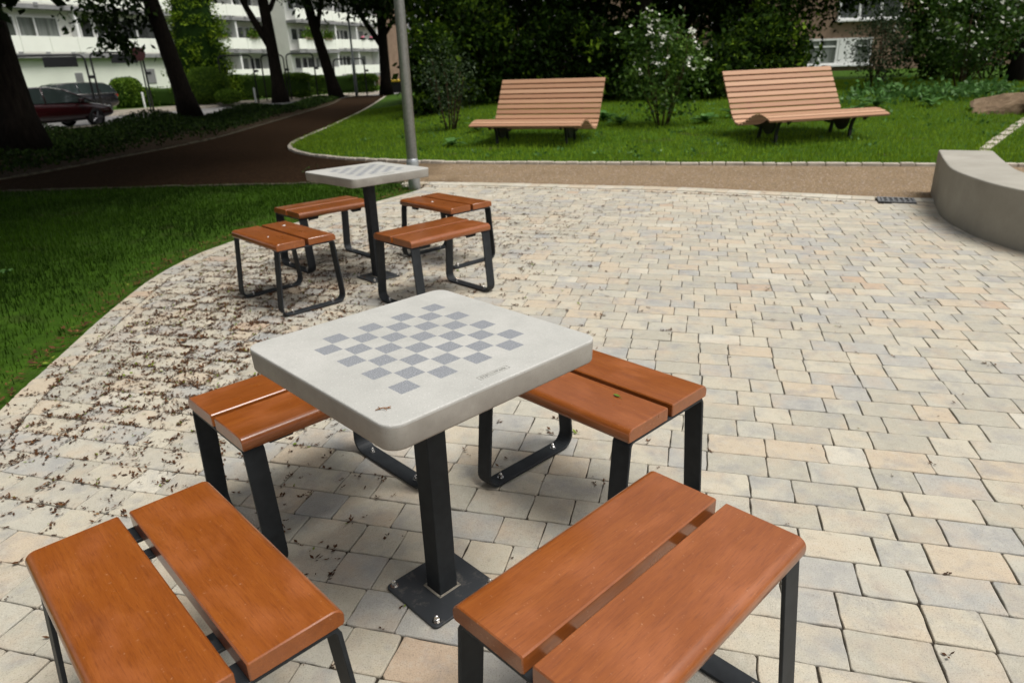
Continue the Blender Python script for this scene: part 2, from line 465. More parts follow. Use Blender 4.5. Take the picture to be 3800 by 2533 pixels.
def street_z(x, y):  # the street lies a little lower than the park
    x = np.asarray(x, float); y = np.asarray(y, float)
    d = -(.905 * (x + 7.9) + .0 * y)
    return -.26 * sstep(d / 5.5) * sstep((48 - y) / 12)

mb = MB(); mb.add([(-400, -200, -.34), (400, -200, -.34), (400, 600, -.34), (-400, 600, -.34)], [(0, 1, 2, 3)])
tag(mb.build('ground', M['soil']), kind='structure')
# gravel paths (one sheet under lawns and paving edges)
g_ = [(-13.5, 5.5), (16, 5.5)]; h_ = [(-13.5, 46), (16, 46)]
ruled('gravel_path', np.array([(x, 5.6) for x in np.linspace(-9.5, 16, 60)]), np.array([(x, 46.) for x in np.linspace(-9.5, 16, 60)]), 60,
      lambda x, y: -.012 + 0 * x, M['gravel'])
def fan(B, far):  # split outer boundary for ruled sheets
    return np.array(far, float)
LEFT_EDGE = CURVE[:np.argmin(np.abs(CURVE[:, 1] - 8.6))]
left_far = catmull([(-10, -1), (-12.5, 2), (-13.5, 6), (-13.5, 9.0), (-9, 9.40), (-4.47, 9.26), (-2.47, 9.11), (-1.25, 8.93)], .2)
left_lawn = ruled('lawn', LEFT_EDGE + np.array([.004, 0]), left_far, 40, lambda x, y: -.004 + 0 * x, M['turf'])
right_far = catmull([(-6.6, 60), (0, 60), (20, 60), (38, 50), (38, 25), (34, 10), (26, 4)], .4)
KF = KERB_FAR
right_lawn = ruled('lawn', KF + np.array([.02, .06]), right_far, 60, hill, M['turf'], ta=2.2)
bed_far = catmull([(-22, 2), (-21.5, 8), (-20, 14), (-17.9, 20.5), (-15.6, 25.4), (-13.0, 31), (-10.9, 35.5), (-9.8, 42)], .2)
bed = ruled('planting_bed', KERB_BED + np.array([-.04, 0]), bed_far, 30, lambda x, y: .02 + street_z(x, y), M['soil'])
# street, kerb and far pavement
SD = np.array((.42, .9075)); SN = np.array((.9075, -.42))
p0 = np.array((-15.55, 25.5))
def sline(off, a, b, n=40): return np.array([p0 + SN * off + SD * t for t in np.linspace(a, b, n)])
ruled('road', sline(.0, -60, 60), sline(-7.6, -60, 60), 6, lambda x, y: -.25 + 0 * x, M['asphalt'])
ruled('pavement', sline(-7.75, -60, 60), sline(-11.0, -60, 60), 4, lambda x, y: -.13 + 0 * x, M['walkway'])
ruled('verge', sline(-11.0, -60, 60), sline(-40, -60, 60), 4, lambda x, y: -.14 + 0 * x, M['turf'])
mb = MB()
for off, w, z in ((-7.67, .16, -.12), (.08, .16, -.14)):
    A = sline(off - w / 2, -60, 60, 61); B = sline(off + w / 2, -60, 60, 61)
    for i in range(60):
        if off > 0 and A[i][1] > 40: continue
        v = [(A[i][0], A[i][1], z), (B[i][0], B[i][1], z), (B[i + 1][0], B[i + 1][1], z), (A[i + 1][0], A[i + 1][1], z)]
        mb.add([(p[0], p[1], z - .2) for p in v] + v, [(4, 5, 6, 7), (0, 1, 5, 4), (1, 2, 6, 5), (2, 3, 7, 6), (3, 0, 4, 7)])
tag(mb.build('street_kerb', M['kerb']), kind='structure')

# kerb setts along the paths
def setts(name, line, w, length, top, zf, gap=.012, jit=.006, mat='kerb', th=.12):
    d = np.r_[0, np.cumsum(np.linalg.norm(np.diff(line, axis=0), axis=1))]
    s = 0; mb = MB()
    def at(q): return np.array([np.interp(q, d, line[:, 0]), np.interp(q, d, line[:, 1])])
    while s < d[-1] - length:
        L = length * random.uniform(.8, 1.2)
        a = at(s + gap / 2); b = at(s + L - gap / 2); c = (a + b) / 2; t = b - a
        h = top + random.uniform(-jit, jit)
        mb.box((c[0], c[1], float(zf(c[0], c[1])) + h - th / 2), (np.linalg.norm(t), w * random.uniform(.92, 1.05), th), math.atan2(t[1], t[0]))
        s += L
    o = mb.build(name, M[mat], bevel=.008, seg=1)
    return tag(o, kind='structure')
setts('kerb', KERB_FAR, .09, .21, .03, lambda x, y: 0)
setts('kerb', KERB_LEFT, .07, .24, .012, lambda x, y: 0, mat='dark_kerb')
setts('kerb', KERB_BED, .06, .24, .016, lambda x, y: 0, mat='dark_kerb')
setts('kerb', catmull([(6.1, 9.0), (6.9, 10.0), (8.0, 11.2), (9.3, 12.6), (11, 14.2), (13.5, 16)], .15), .13, .5, .03, lambda x, y: hill(x, y) - .01, gap=.002, jit=.002)

# ------------------------------------------------------------------ paving
ANG = math.radians(-15.35); CA, SA = math.cos(ANG), math.sin(ANG)
def to_pq(P): P = np.asarray(P, float); return np.stack([CA * P[..., 0] + SA * P[..., 1], -SA * P[..., 0] + CA * P[..., 1]], -1)
def to_xy(P): P = np.asarray(P, float); return np.stack([CA * P[..., 0] - SA * P[..., 1], SA * P[..., 0] + CA * P[..., 1]], -1)
Q0 = float(to_pq((.985, 2.105))[1]); PITCH = .1345
WALL_OUT = catmull([(4.42, 7.13), (4.05, 6.42), (3.80, 5.89), (3.69, 5.47), (3.64, 5.13), (3.65, 4.81), (3.74, 4.4), (3.95, 3.95), (4.3, 3.6), (4.75, 3.42)], .06)
WT = np.gradient(WALL_OUT, axis=0); WT /= np.linalg.norm(WT, axis=1)[:, None]
def wall_side(p):
    """signed distance of a point in front of (+) or behind (-) the seat wall's outer face"""
    i = int(np.argmin(((WALL_OUT - p) ** 2).sum(1))); n = np.array((WT[i][1], -WT[i][0]))
    return float((np.asarray(p) - WALL_OUT[i]) @ n)
def clip_half(poly, p, n):
    """keep the side where (x-p).n >= 0"""
    out = []
    for i in range(len(poly)):
        a, b = poly[i], poly[(i + 1) % len(poly)]
        da, db = (a - p) @ n, (b - p) @ n
        if da >= 0: out.append(a)
        if (da > 0 > db) or (da < 0 < db): out.append(a + (b - a) * da / (da - db))
    return out
def line_clip(poly, line, inset, side):
    c = np.mean(poly, 0); i = int(np.argmin(((line - c) ** 2).sum(1))); i = min(max(i, 1), len(line) - 2)
    t = line[i + 1] - line[i - 1]; t /= np.linalg.norm(t); n = np.array((-t[1], t[0])) * side
    return clip_half(poly, line[i] + n * inset, n)
def inset_poly(poly, d):
    n = len(poly); out = []
    c = np.mean(poly, 0)
    for i in range(n):
        p = poly[i]; a = poly[i - 1]; b = poly[(i + 1) % n]
        t1 = p - a; t2 = b - p; l1 = np.linalg.norm(t1); l2 = np.linalg.norm(t2)
        if l1 < 1e-6 or l2 < 1e-6: out.append(p + (c - p) * .05); continue
        n1 = np.array((-t1[1], t1[0])) / l1; n2 = np.array((-t2[1], t2[0])) / l2
        k = n1 + n2; k = k / max((k @ k) / 2, .6)
        out.append(p + k * d)
    return np.array(out)
def ccw(poly):
    poly = np.array(poly); x, y = poly[:, 0], poly[:, 1]
    return poly if (x * np.roll(y, -1) - y * np.roll(x, -1)).sum() > 0 else poly[::-1]
def round_corners(poly, r):
    n = len(poly); out = []
    for i in range(n):
        p = poly[i]; a = poly[i - 1] - p; b = poly[(i + 1) % n] - p
        la, lb = np.linalg.norm(a), np.linalg.norm(b)
        q = min(r, la * .4, lb * .4)
        A = p + a / la * q; B = p + b / lb * q
        out += [A, p * .5 + (A + B) * .25, B]
    return np.array(out)
GR = (3.83, 6.70); GA = math.radians(-23)
def grate_clip(poly):
    """leave the drain's opening free"""
    u = np.array((math.cos(GA), math.sin(GA))); v = np.array((-u[1], u[0])); g = np.array(GR)
    c = np.mean(poly, 0) - g; hw, hh = .168, .128
    P = np.asarray(poly) - g
    if (P @ u).max() < -hw or (P @ u).min() > hw or (P @ v).max() < -hh or (P @ v).min() > hh: return poly
    cu, cv = c @ u, c @ v
    if abs(cu) / hw > abs(cv) / hh: n = u * np.sign(cu); q = g + n * hw
    else: n = v * np.sign(cv); q = g + n * hh
    r = clip_half([np.array(p) for p in poly], q, n)
    return r if len(r) > 2 else None
EDGE = []
pv, pf, pt = [], [], []
def add_paver(poly, gap=.0032, z=0.0, tint=None):
    poly = ccw(poly)
    if len(poly) < 3: return
    area = .5 * abs((poly[:, 0] * np.roll(poly[:, 1], -1) - poly[:, 1] * np.roll(poly[:, 0], -1)).sum())
    if area < .0016: return
    keep = [i for i in range(len(poly)) if np.linalg.norm(poly[i] - poly[i - 1]) > .012]
    if len(keep) < 3: return
    poly = poly[keep]
    for i in range(len(poly)):
        a_, b_ = poly[i - 1], poly[i]; k_ = max(1, int(np.linalg.norm(b_ - a_) / .012))
        for j_ in range(k_): EDGE.append(a_ + (b_ - a_) * ((j_ + RNG.random()) / k_))
    p = inset_poly(poly, gap / 2)
    p = round_corners(p, random.uniform(.004, .010))
    # rumbled edges
    sub = []
    for i in range(len(p)):
        a, b = p[i], p[(i + 1) % len(p)]
        sub.append(a)
        L = np.linalg.norm(b - a)
        if L > .05:
            k = int(L / .035)
            for j in range(1, k): sub.append(a + (b - a) * (j / k))
    p = np.array(sub); n = len(p); b0 = len(pv)
    jit = RNG.normal(0, .0011, (n, 2))
    r1 = inset_poly(p, .0009) + jit; r2 = inset_poly(p, .0025) + jit * .8; p = p + jit
    t = RNG.random() if tint is None else tint
    tx, ty = RNG.normal(0, .004, 2); z0 = z + RNG.normal(0, .0008); c = p.mean(0)
    def zz(q): return z0 + (q[:, 0] - c[0]) * tx + (q[:, 1] - c[1]) * ty
    for ring, dz in ((p, -.02), (p, -.004), (r1, -.0014), (r2, 0)):
        for q, h in zip(ring, zz(ring) + dz): pv.append((q[0], q[1], h)); pt.append(t)
    for k in range(3):
        for i in range(n):
            j = (i + 1) % n
            pf.append((b0 + k * n + i, b0 + k * n + j, b0 + (k + 1) * n + j, b0 + (k + 1) * n + i))
    pf.append(tuple(b0 + 3 * n + i for i in range(n)))
corners = to_pq([(-3, -1), (5.5, -1), (5.5, 9.5), (-3, 9.5)])
qmin, qmax = corners[:, 1].min(), corners[:, 1].max(); pmin, pmax = corners[:, 0].min() - .5, corners[:, 0].max() + .5
STRIP_IN = STRIP_OUT.copy()
tt = np.gradient(STRIP_OUT, axis=0); tt /= np.linalg.norm(tt, axis=1)[:, None]
STRIP_IN = STRIP_OUT + np.stack([tt[:, 1], -tt[:, 0]], 1) * STRIP_W
k0 = int(math.floor((qmin - Q0) / PITCH)); k1 = int(math.ceil((qmax - Q0) / PITCH))
shift = .05
for k in range(k0, k1):
    q = Q0 + k * PITCH
    shift += random.choice((-.065, .075, -.07, .11, .06))
    s = pmin + (shift % .343)
    lng = random.random() < .5
    while s < pmax:
        L = .206 if lng else .137; lng = not lng
        if random.random() < .04: lng = not lng
        a, b = s, s + L; s = b
        c = to_xy((.5 * (a + b), q + PITCH / 2))
        if not (-2.9 < c[0] < 5.4 and -.9 < c[1] < 9.2): continue
        poly = to_xy(np.array([(a, q), (b, q), (b, q + PITCH), (a, q + PITCH)]))
        # left border
        i = int(np.argmin(((CURVE - c) ** 2).sum(1))); dist = np.linalg.norm(CURVE[i] - c)
        i2 = min(max(i, 1), len(CURVE) - 2); tg = CURVE[i2 + 1] - CURVE[i2 - 1]; nr = np.array((tg[1], -tg[0])); sd = (c - CURVE[i]) @ nr
        if sd < 0 and dist > .02: continue
        if dist < .35:
            poly = line_clip(poly, CURVE, .14, -1)
            if len(poly) < 3: continue
        c = np.mean(poly, 0)
        # far strip
        i = int(np.argmin(((STRIP_OUT - c) ** 2).sum(1))); i2 = min(max(i, 1), len(STRIP_OUT) - 2)
        tg = STRIP_OUT[i2 + 1] - STRIP_OUT[i2 - 1]; nr = np.array((tg[1], -tg[0])) / np.linalg.norm(tg); sd = (c - STRIP_OUT[i]) @ nr
        if sd < .1: continue
        if sd < STRIP_W + .25:
            poly = line_clip(poly, STRIP_OUT, STRIP_W, -1)
            if len(poly) < 3: continue
        # seat wall
        c = np.mean(poly, 0)
        if c[1] > 3.2 and wall_side(c) < -.14: continue
        poly = grate_clip(poly)
        if poly is None: continue
        add_paver(poly)
# header course along the curve
d = np.r_[0, np.cumsum(np.linalg.norm(np.diff(CURVE, axis=0), axis=1))]
def cat_(q, off):
    p = np.array([np.interp(q, d, CURVE[:, 0]), np.interp(q, d, CURVE[:, 1])]); p2 = np.array([np.interp(q + .02, d, CURVE[:, 0]), np.interp(q + .02, d, CURVE[:, 1])])
    p1 = np.array([np.interp(q - .02, d, CURVE[:, 0]), np.interp(q - .02, d, CURVE[:, 1])]); t = (p2 - p1) / np.linalg.norm(p2 - p1)
    return p + np.array((t[1], -t[0])) * off
s = .03
while s < d[-1] - .25:
    L = random.choice((.137, .206, .137))
    add_paver([cat_(s, 0), cat_(s + L, 0), cat_(s + L, .137), cat_(s, .137)], z=.002); s += L
# gutter strip at the far edge: two rows
d2 = np.r_[0, np.cumsum(np.linalg.norm(np.diff(STRIP_OUT, axis=0), axis=1))]
def sat_(q, off):
    f = lambda z: np.array([np.interp(z, d2, STRIP_OUT[:, 0]), np.interp(z, d2, STRIP_OUT[:, 1])])
    t = f(min(q + .05, d2[-1])) - f(max(q - .05, 0)); t /= np.linalg.norm(t); return f(q) + np.array((t[1], -t[0])) * off
for o0, o1, ph in ((0, .21, .0), (.21, .345, .06)):
    s = .03 + ph
    while s < d2[-1] - .25:
        L = random.choice((.206, .137, .206))
        P = [sat_(s, o0), sat_(s + L, o0), sat_(s + L, o1), sat_(s, o1)]; s += L
        c = np.mean(P, 0)
        if c[0] > 4.0 and wall_side(c) < -.12: continue
        P = grate_clip(P)
        if P is None: continue
        add_paver(P, z=.006 if o0 == 0 else -.002, tint=random.choice((.98, .985, .99, .9, .3, .6)))
me = mesh_from('paving', pv, pf)
a = me.attributes.new('tint', 'FLOAT', 'POINT'); a.data.foreach_set('value', np.array(pt, np.float32))
paving = tag(obj('paving', me, M['paver']), kind='structure')
mb = MB(); mb.add([(-2.9, -1.2, -.0075), (5.4, -1.2, -.0075), (5.4, 9.1, -.0075), (-2.9, 9.1, -.0075)], [(0, 1, 2, 3)])
# jointing bed cut to the plaza outline
poly = [tuple(p) for p in CURVE] + [tuple(p) for p in STRIP_OUT[3:]] + [(4.9, 6.2), (4.9, 3.3), (5.5, 1.0), (5.5, -.9)]
me = mesh_from('joint_sand', [(x, y, -.0065) for x, y in poly], [tuple(range(len(poly)))])
bm = bmesh.new(); bm.from_mesh(me); bmesh.ops.triangulate(bm, faces=bm.faces); bmesh.ops.recalc_face_normals(bm, faces=bm.faces)
if sum(f.normal.z for f in bm.faces) < 0: bmesh.ops.reverse_faces(bm, faces=bm.faces)
bm.to_mesh(me); bm.free()
tag(obj('joint_sand', me, M['joint']), kind='structure')

# ------------------------------------------------------------------ grass, chips and litter
def inside_left(x, y):
    xb = np.interp(y, CURVE[:, 1], CURVE[:, 0]); return (x < xb - .0) & (y < np.interp(x, KERB_LEFT[:, 0], KERB_LEFT[:, 1]) - .06)
def blades(name, X, Y, Z, hmin, hmax, w, mat, bend=.5, light_tint=0):
    n = len(X); a = RNG.random(n) * 2 * PI; h = hmin + (hmax - hmin) * RNG.random(n) ** 1.5
    lx, ly = np.cos(a), np.sin(a); b = a + RNG.normal(0, .6, n) + PI / 2; k = h * bend * RNG.random(n)
    bx, by = np.cos(b) * k, np.sin(b) * k; w = w * (.6 + .8 * RNG.random(n))
    V = np.zeros((n, 5, 3))
    V[:, 0] = np.stack([X - lx * w, Y - ly * w, Z], 1); V[:, 1] = np.stack([X + lx * w, Y + ly * w, Z], 1)
    V[:, 2] = np.stack([X + lx * w * .7 + bx * .35, Y + ly * w * .7 + by * .35, Z + h * .6], 1)
    V[:, 3] = np.stack([X - lx * w * .7 + bx * .35, Y - ly * w * .7 + by * .35, Z + h * .6], 1)
    V[:, 4] = np.stack([X + bx, Y + by, Z + h], 1)
    i = np.arange(n) * 5
    T = np.concatenate([np.stack([i, i + 1, i + 2], 1), np.stack([i, i + 2, i + 3], 1), np.stack([i + 3, i + 2, i + 4], 1)])
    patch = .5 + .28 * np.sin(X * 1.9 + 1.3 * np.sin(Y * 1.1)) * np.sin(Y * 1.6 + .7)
    t = np.clip(patch * .5 + RNG.random(n) * .5 + light_tint, 0, 1)
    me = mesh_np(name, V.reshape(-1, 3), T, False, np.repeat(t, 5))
    return tag(obj(name, me, mat), kind='stuff')
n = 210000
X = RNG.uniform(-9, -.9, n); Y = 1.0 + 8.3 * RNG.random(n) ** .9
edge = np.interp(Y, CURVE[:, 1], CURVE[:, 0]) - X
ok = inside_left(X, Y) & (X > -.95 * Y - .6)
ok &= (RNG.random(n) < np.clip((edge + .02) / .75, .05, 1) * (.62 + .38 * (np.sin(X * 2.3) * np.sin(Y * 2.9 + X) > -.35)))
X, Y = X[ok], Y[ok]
o = blades('grass', X, Y, np.full(len(X), .0), .015, .06, .0024, M['grass'], light_tint=-.42)  # blades tinted darker to imitate shade on this lawn
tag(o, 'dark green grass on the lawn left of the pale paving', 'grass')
n = 260000
X = RNG.uniform(-6, 16, n); Y = 8 + 19 * RNG.random(n) ** 1.5
d1 = .292 * (X + 1.21) + .956 * (Y - 10.98); kx = np.interp(-Y, -KERB_FAR[:90, 1][::1], KERB_FAR[:90, 0])
yb = np.interp(X, KERB_FAR[100:, 0], KERB_FAR[100:, 1])
ok = (d1 > -.3) & (Y > yb + .05) & (X > np.interp(Y, KERB_FAR[:118, 1][::-1], KERB_FAR[:118, 0][::-1]) + .1) & (np.abs(X) < .85 * Y + 1)
X, Y = X[ok], Y[ok]
o = blades('grass', X, Y, hill(X, Y) - .005, .025, .085, .005, M['grass'], light_tint=.48)
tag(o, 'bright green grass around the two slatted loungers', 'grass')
# gravel chips
n = 7000
X = RNG.uniform(-.9, 6.5, n); Y = RNG.uniform(7, 11.5, n)
ok = (Y > np.interp(X, STRIP_OUT[:, 0], STRIP_OUT[:, 1]) + .05) & (Y < np.interp(X, KERB_FAR[100:, 0], KERB_FAR[100:, 1]) - .08) & ((Y > np.interp(X, KERB_LEFT[:, 0], KERB_LEFT[:, 1]) + .06) | (X > -1.3))
X, Y = X[ok], Y[ok]; n = len(X); s = RNG.uniform(.006, .018, n)
O = np.array([(1, 0, 0), (0, 1, 0), (-1, 0, 0), (0, -1, 0), (0, 0, .7)])
V = np.stack([X, Y, np.full(n, -.011)], 1)[:, None] + O[None] * s[:, None, None] * RNG.uniform(.6, 1.3, (n, 5, 1))
i = np.arange(n) * 5
T = np.concatenate([np.stack([i + a, i + (a + 1) % 4, i + 4], 1) for a in range(4)])
me = mesh_np('gravel_chips', V.reshape(-1, 3), T, False, RNG.random(n * 5))
tag(obj('gravel_chips', me, M['pebble']), 'loose light brown chips on the gravel path', 'gravel', kind='stuff')

# litter of bud scales, seeds and bits under the trees
def litter(name, X, Y, Z, smin, smax, tcol, label):
    n = len(X); V = []; F = []; T = []
    s = RNG.uniform(smin, smax, n) * (RNG.random(n) ** .6 + .35); a = RNG.random(n) * 2 * PI
    k = RNG.integers(2, 5, n); b = 0
    for i in range(n):
        for j in range(k[i]):
            aa = a[i] + j * (2.3 + RNG.random()) ; L = s[i] * RNG.uniform(.5, 1.2); w = L * RNG.uniform(.12, .34)
            c, sn = math.cos(aa), math.sin(aa); ox, oy = RNG.normal(0, s[i] * .22, 2); z = Z[i] + .0012 + RNG.random() * .003
            up = RNG.uniform(.0, .5) * L
            V += [(X[i] + ox, Y[i] + oy, z), (X[i] + ox + c * L * .5 - sn * w, Y[i] + oy + sn * L * .5 + c * w, z + up * .35), (X[i] + ox + c * L, Y[i] + oy + sn * L, z + up), (X[i] + ox + c * L * .5 + sn * w, Y[i] + oy + sn * L * .5 - c * w, z + up * .5)]
            F.append((b, b + 1, b + 2, b + 3)); b += 4
            t = min(1, max(0, RNG.normal(tcol, .2))); t = min(t, .9)
            if RNG.random() < .035: t = RNG.uniform(.93, 1)
            T += [t] * 4
    me = mesh_np(name, np.array(V), np.array(F), False, np.array(T))
    return tag(obj(name, me, M['debris']), label, 'litter', kind='stuff')
from mathutils import kdtree
KD = kdtree.KDTree(len(EDGE))
for i_, e_ in enumerate(EDGE): KD.insert((e_[0], e_[1], 0), i_)
KD.balance()
def snap(X, Y, frac, sig=.006):
    """litter collects in the joints: move a share of the bits to the nearest stone edge"""
    X = X.copy(); Y = Y.copy()
    for i in np.nonzero(RNG.random(len(X)) < frac)[0]:
        c, _, dd = KD.find((X[i], Y[i], 0))
        if dd < .12: X[i] = c[0] + RNG.normal(0, sig); Y[i] = c[1] + RNG.normal(0, sig)
    return X, Y
def blob(n, cx, cy, sx, sy, rot=0):
    a = RNG.normal(0, sx, n); b = RNG.normal(0, sy, n); c, s = math.cos(rot), math.sin(rot)
    return cx + c * a - s * b, cy + s * a + c * b
parts = [blob(7600, -1.8, 4.25, .46, .95, .1), blob(3700, -1.0, 5.2, .7, .9), blob(1700, -1.65, 2.95, .4, .4), blob(260, -1.2, 2.2, .5, .5), blob(1700, -.2, 6.6, .8, .9),
         (RNG.uniform(-2.2, .6, 650), RNG.uniform(1.0, 8.2, 650)), (RNG.uniform(.2, 3.6, 220), RNG.uniform(.6, 7.4, 220)), blob(360, 1.0, 6.6, 1.2, .9)]
X = np.concatenate([p[0] for p in parts]); Y = np.concatenate([p[1] for p in parts])
# loose clumps
kc = RNG.choice(len(X), 1500, replace=False); rp = RNG.integers(2, 8, 1500)
X = np.concatenate([X, np.repeat(X[kc], rp) + RNG.normal(0, .016, rp.sum())]); Y = np.concatenate([Y, np.repeat(Y[kc], rp) + RNG.normal(0, .016, rp.sum())])
X, Y = snap(X, Y, .55)
ok = (X > np.interp(Y, CURVE[:, 1], CURVE[:, 0]) + .03) & (Y > .3) & (Y < np.interp(X, STRIP_OUT[:, 0], STRIP_OUT[:, 1]) - .02) & (np.array([wall_side((a_, b_)) > .02 if a_ > 2.8 else True for a_, b_ in zip(X, Y)]))
X, Y = X[ok], Y[ok]
litter('fallen_bits', X, Y, np.full(len(X), .0015), .006, .020, .28, 'dark brown bud scales and seed bits scattered over the pale paving')
# debris line along the gutter and at the lawn edge
s = RNG.random(420) * 5.2
P = np.array([sat_(q + .1, .352 + RNG.normal(0, .012)) for q in s]); P2 = np.array([sat_(q + .1, .35 + RNG.normal(0, .01)) for q in np.clip(RNG.normal(4.1, .5, 80), 0, 5.3)])
P = np.concatenate([P, P2])
litter('gutter_debris', P[:, 0], P[:, 1], np.full(len(P), .001), .01, .026, .35, 'line of brown debris in the gutter joint at the far edge of the paving')
s = RNG.random(1300) * d[-1]
P = np.array([cat_(q, -abs(RNG.normal(.02, .10))) for q in s])
litter('leaf_mould', P[:, 0], P[:, 1], np.full(len(P), .012), .010, .032, .38, 'brown dead leaves along the curved lawn edge beside the paving')

# ------------------------------------------------------------------ chess tables
TZ = .739; TH_ = .056
def rrect(h, r, n=7):
    P = []
    for cx, cy, a in ((h - r, h - r, 0), (-h + r, h - r, 90), (-h + r, -h + r, 180), (h - r, -h + r, 270)):
        P += arc(cx, cy, r, a, a + 90, n)
    return P
def make_table(label, loc, rotz):
    t = thing('chess_table', label, 'table', loc, rotz, 'concrete chess tables on the paving')
    # top: lofted rings for a softly rounded rim
    rings = [(.2968, .033, 0), (.2984, .0345, -.0005), (.2995, .0355, -.0018), (.2999, .036, -.0036), (.2999, .036, -.006), (.2987, .036, -TH_ + .004), (.297, .035, -TH_)]
    v = []; f = []
    for h, r, z in rings: v += [(x, y, z) for x, y in rrect(h, r)]
    m_ = len(rrect(.3, .05))
    for i in range(len(rings) - 1):
        for k in range(m_):
            k2 = (k + 1) % m_; f.append((i * m_ + k, (i + 1) * m_ + k, (i + 1) * m_ + k2, i * m_ + k2))
    f.append(tuple(range(m_))); f.append(tuple((len(rings) - 1) * m_ + k for k in range(m_))[::-1])
    me = mesh_from('tabletop', v, f, True)
    bm = bmesh.new(); bm.from_mesh(me); bmesh.ops.recalc_face_normals(bm, faces=bm.faces)
    for fc in bm.faces:
        if len(fc.verts) > 6: fc.smooth = False
    bm.to_mesh(me); bm.free()
    top = obj('tabletop', me, M['table'], t, (0, 0, TZ))
    mb = MB(); mb.prism([(-.03, -.03), (.03, -.03), (.03, .03), (-.03, .03)], 2, .008, TZ - TH_ - .006); mb.build('post', M['steel'], t, bevel=.003)
    mb = MB(); mb.box((0, 0, TZ - TH_ - .003), (.24, .24, .006)); mb.build('top_plate', M['steel'], t, bevel=.001)
    mb = MB(); mb.prism(rrect(.112, .014, 4), 2, .002, .010); pl = mb.build('base_plate', M['plate'], t, bevel=.0012, seg=1)
    mb = MB()
    for sx_, sy_ in ((1, 0), (-1, 0), (0, 1), (0, -1)):
        mb.box((sx_ * .034, sy_ * .034, .0115), (.007 if sx_ else .074, .007 if sy_ else .074, .004))
    mb.build('weld_seam', M['smear'], t, bevel=.0015, seg=1)
    for sx_ in (-1, 1):
        for sy_ in (-1, 1):
            mb = MB(); c = (sx_ * .094, sy_ * .094, 0)
            mb.lathe([(.0115, .010), (.0115, .0122)], c, 14); mb.lathe([(.0085, .0122), (.0085, .0195), (.0066, .0205), (.0066, .024), (.005, .028), (.002, .030)], c, 6)
            mb.build('bolt', M['stainless'], pl)
    # engraved maker's mark on the rim
    mb = MB()
    cx, cy, z = -.005, -.2605, TZ + .0003
    def line(a, b, w=.0008):
        a = Vector(a); b = Vector(b); dd = b - a; mb.box(((a.x + b.x) / 2, (a.y + b.y) / 2, z), (dd.length + w, w, .0006), math.atan2(dd.y, dd.x))
    W, Hh = .084, .0155
    P = [(cx - W / 2, cy - Hh / 2), (cx + W / 2, cy - Hh / 2), (cx + W / 2, cy + Hh / 2), (cx - W / 2, cy + Hh / 2)]
    for i in range(4): line(P[i], P[(i + 1) % 4], .0006)
    G = {'S': [[(1, .85), (.75, 1), (.25, 1), (0, .8), (.2, .55), (.8, .45), (1, .2), (.75, 0), (.25, 0), (0, .15)]], 'T': [[(0, 1), (1, 1)], [(.5, 1), (.5, 0)]],
         'R': [[(0, 0), (0, 1), (.7, 1), (1, .8), (.7, .5), (0, .5)], [(.55, .5), (1, 0)]], 'E': [[(0, 1), (1, 1)], [(0, .5), (1, .5)], [(0, 0), (1, 0)]],
         'P': [[(0, 0), (0, 1), (.7, 1), (1, .75), (.7, .5), (0, .5)]], 'A': [[(0, 0), (.5, 1), (1, 0)], [(.2, .35), (.8, .35)]], 'K': [[(0, 0), (0, 1)], [(1, 1), (0, .45)], [(.3, .6), (1, 0)]]}
    wl, hl, st = .0050, .0074, .00745
    x0 = cx - (9 * st + wl) / 2
    for i, ch in enumerate('STREETPARK'):
        for s_ in G[ch]:
            for a_, b_ in zip(s_[:-1], s_[1:]):
                line((x0 + i * st + a_[0] * wl, cy - hl / 2 + a_[1] * hl), (x0 + i * st + b_[0] * wl, cy - hl / 2 + b_[1] * hl), .0009)
    lt = obj('lettering', mb.mesh('lettering'), M['letter'], top); lt.location = (0, 0, -TZ)
    return t
YAW = .75995
T1 = (-.217, 1.509); T2 = (-.925, 4.635)
make_table('near concrete chess table with the maker stamp readable on its rim', (*T1, 0), YAW)
make_table('far concrete chess table standing in front of the grey lamp post', (*T2, 0), YAW + .012)

# ------------------------------------------------------------------ stools
SL, SW, SH, PT = .61, .386, .44, .040
def plank_mesh():
    """half-seat plank: local x along the plank, y outward (outer edge rounded), top at z=0"""
    w = .182
    prof = [(.002, -PT), (0, -PT + .002), (0, -.003), (.003, 0)] + arc(w - .022, -.022, .022, 90, 12, 8) + [(w, -.026), (w - .001, -PT + .004), (w - .004, -PT)]
    # subdivided along x for clean ends
    n = len(prof); xs = [-SL / 2, -SL / 2 + .0025, SL / 2 - .0025, SL / 2]; v = []; f = []
    c = np.mean(prof, 0)
    for j, x in enumerate(xs):
        k = 1 if j in (1, 2) else .975
        for p in prof:
            if j in (1, 2): v.append((x, p[0], p[1]))
            else:
                dy = p[0] - c[0]; dz = p[1] - c[1]
                v.append((x, p[0] - np.sign(dy) * min(.0022, abs(dy)), p[1] - np.sign(dz) * min(.0022, abs(dz))))
    for j in range(3):
        for i in range(n):
            i2 = (i + 1) % n; f.append((j * n + i, j * n + i2, (j + 1) * n + i2, (j + 1) * n + i))
    f.append(tuple(range(n))[::-1]); f.append(tuple(3 * n + i for i in range(n)))
    me = mesh_from('plank', v, f, False)
    bm = bmesh.new(); bm.from_mesh(me); bmesh.ops.recalc_face_normals(bm, faces=bm.faces)
    for fc in bm.faces: fc.smooth = len(fc.verts) == 4
    for e in bm.edges:
        if e.calc_face_angle(0) > .7: e.smooth = False
    bm.to_mesh(me); bm.free(); me.materials.append(M['timber']); return me
PLANK = plank_mesh()
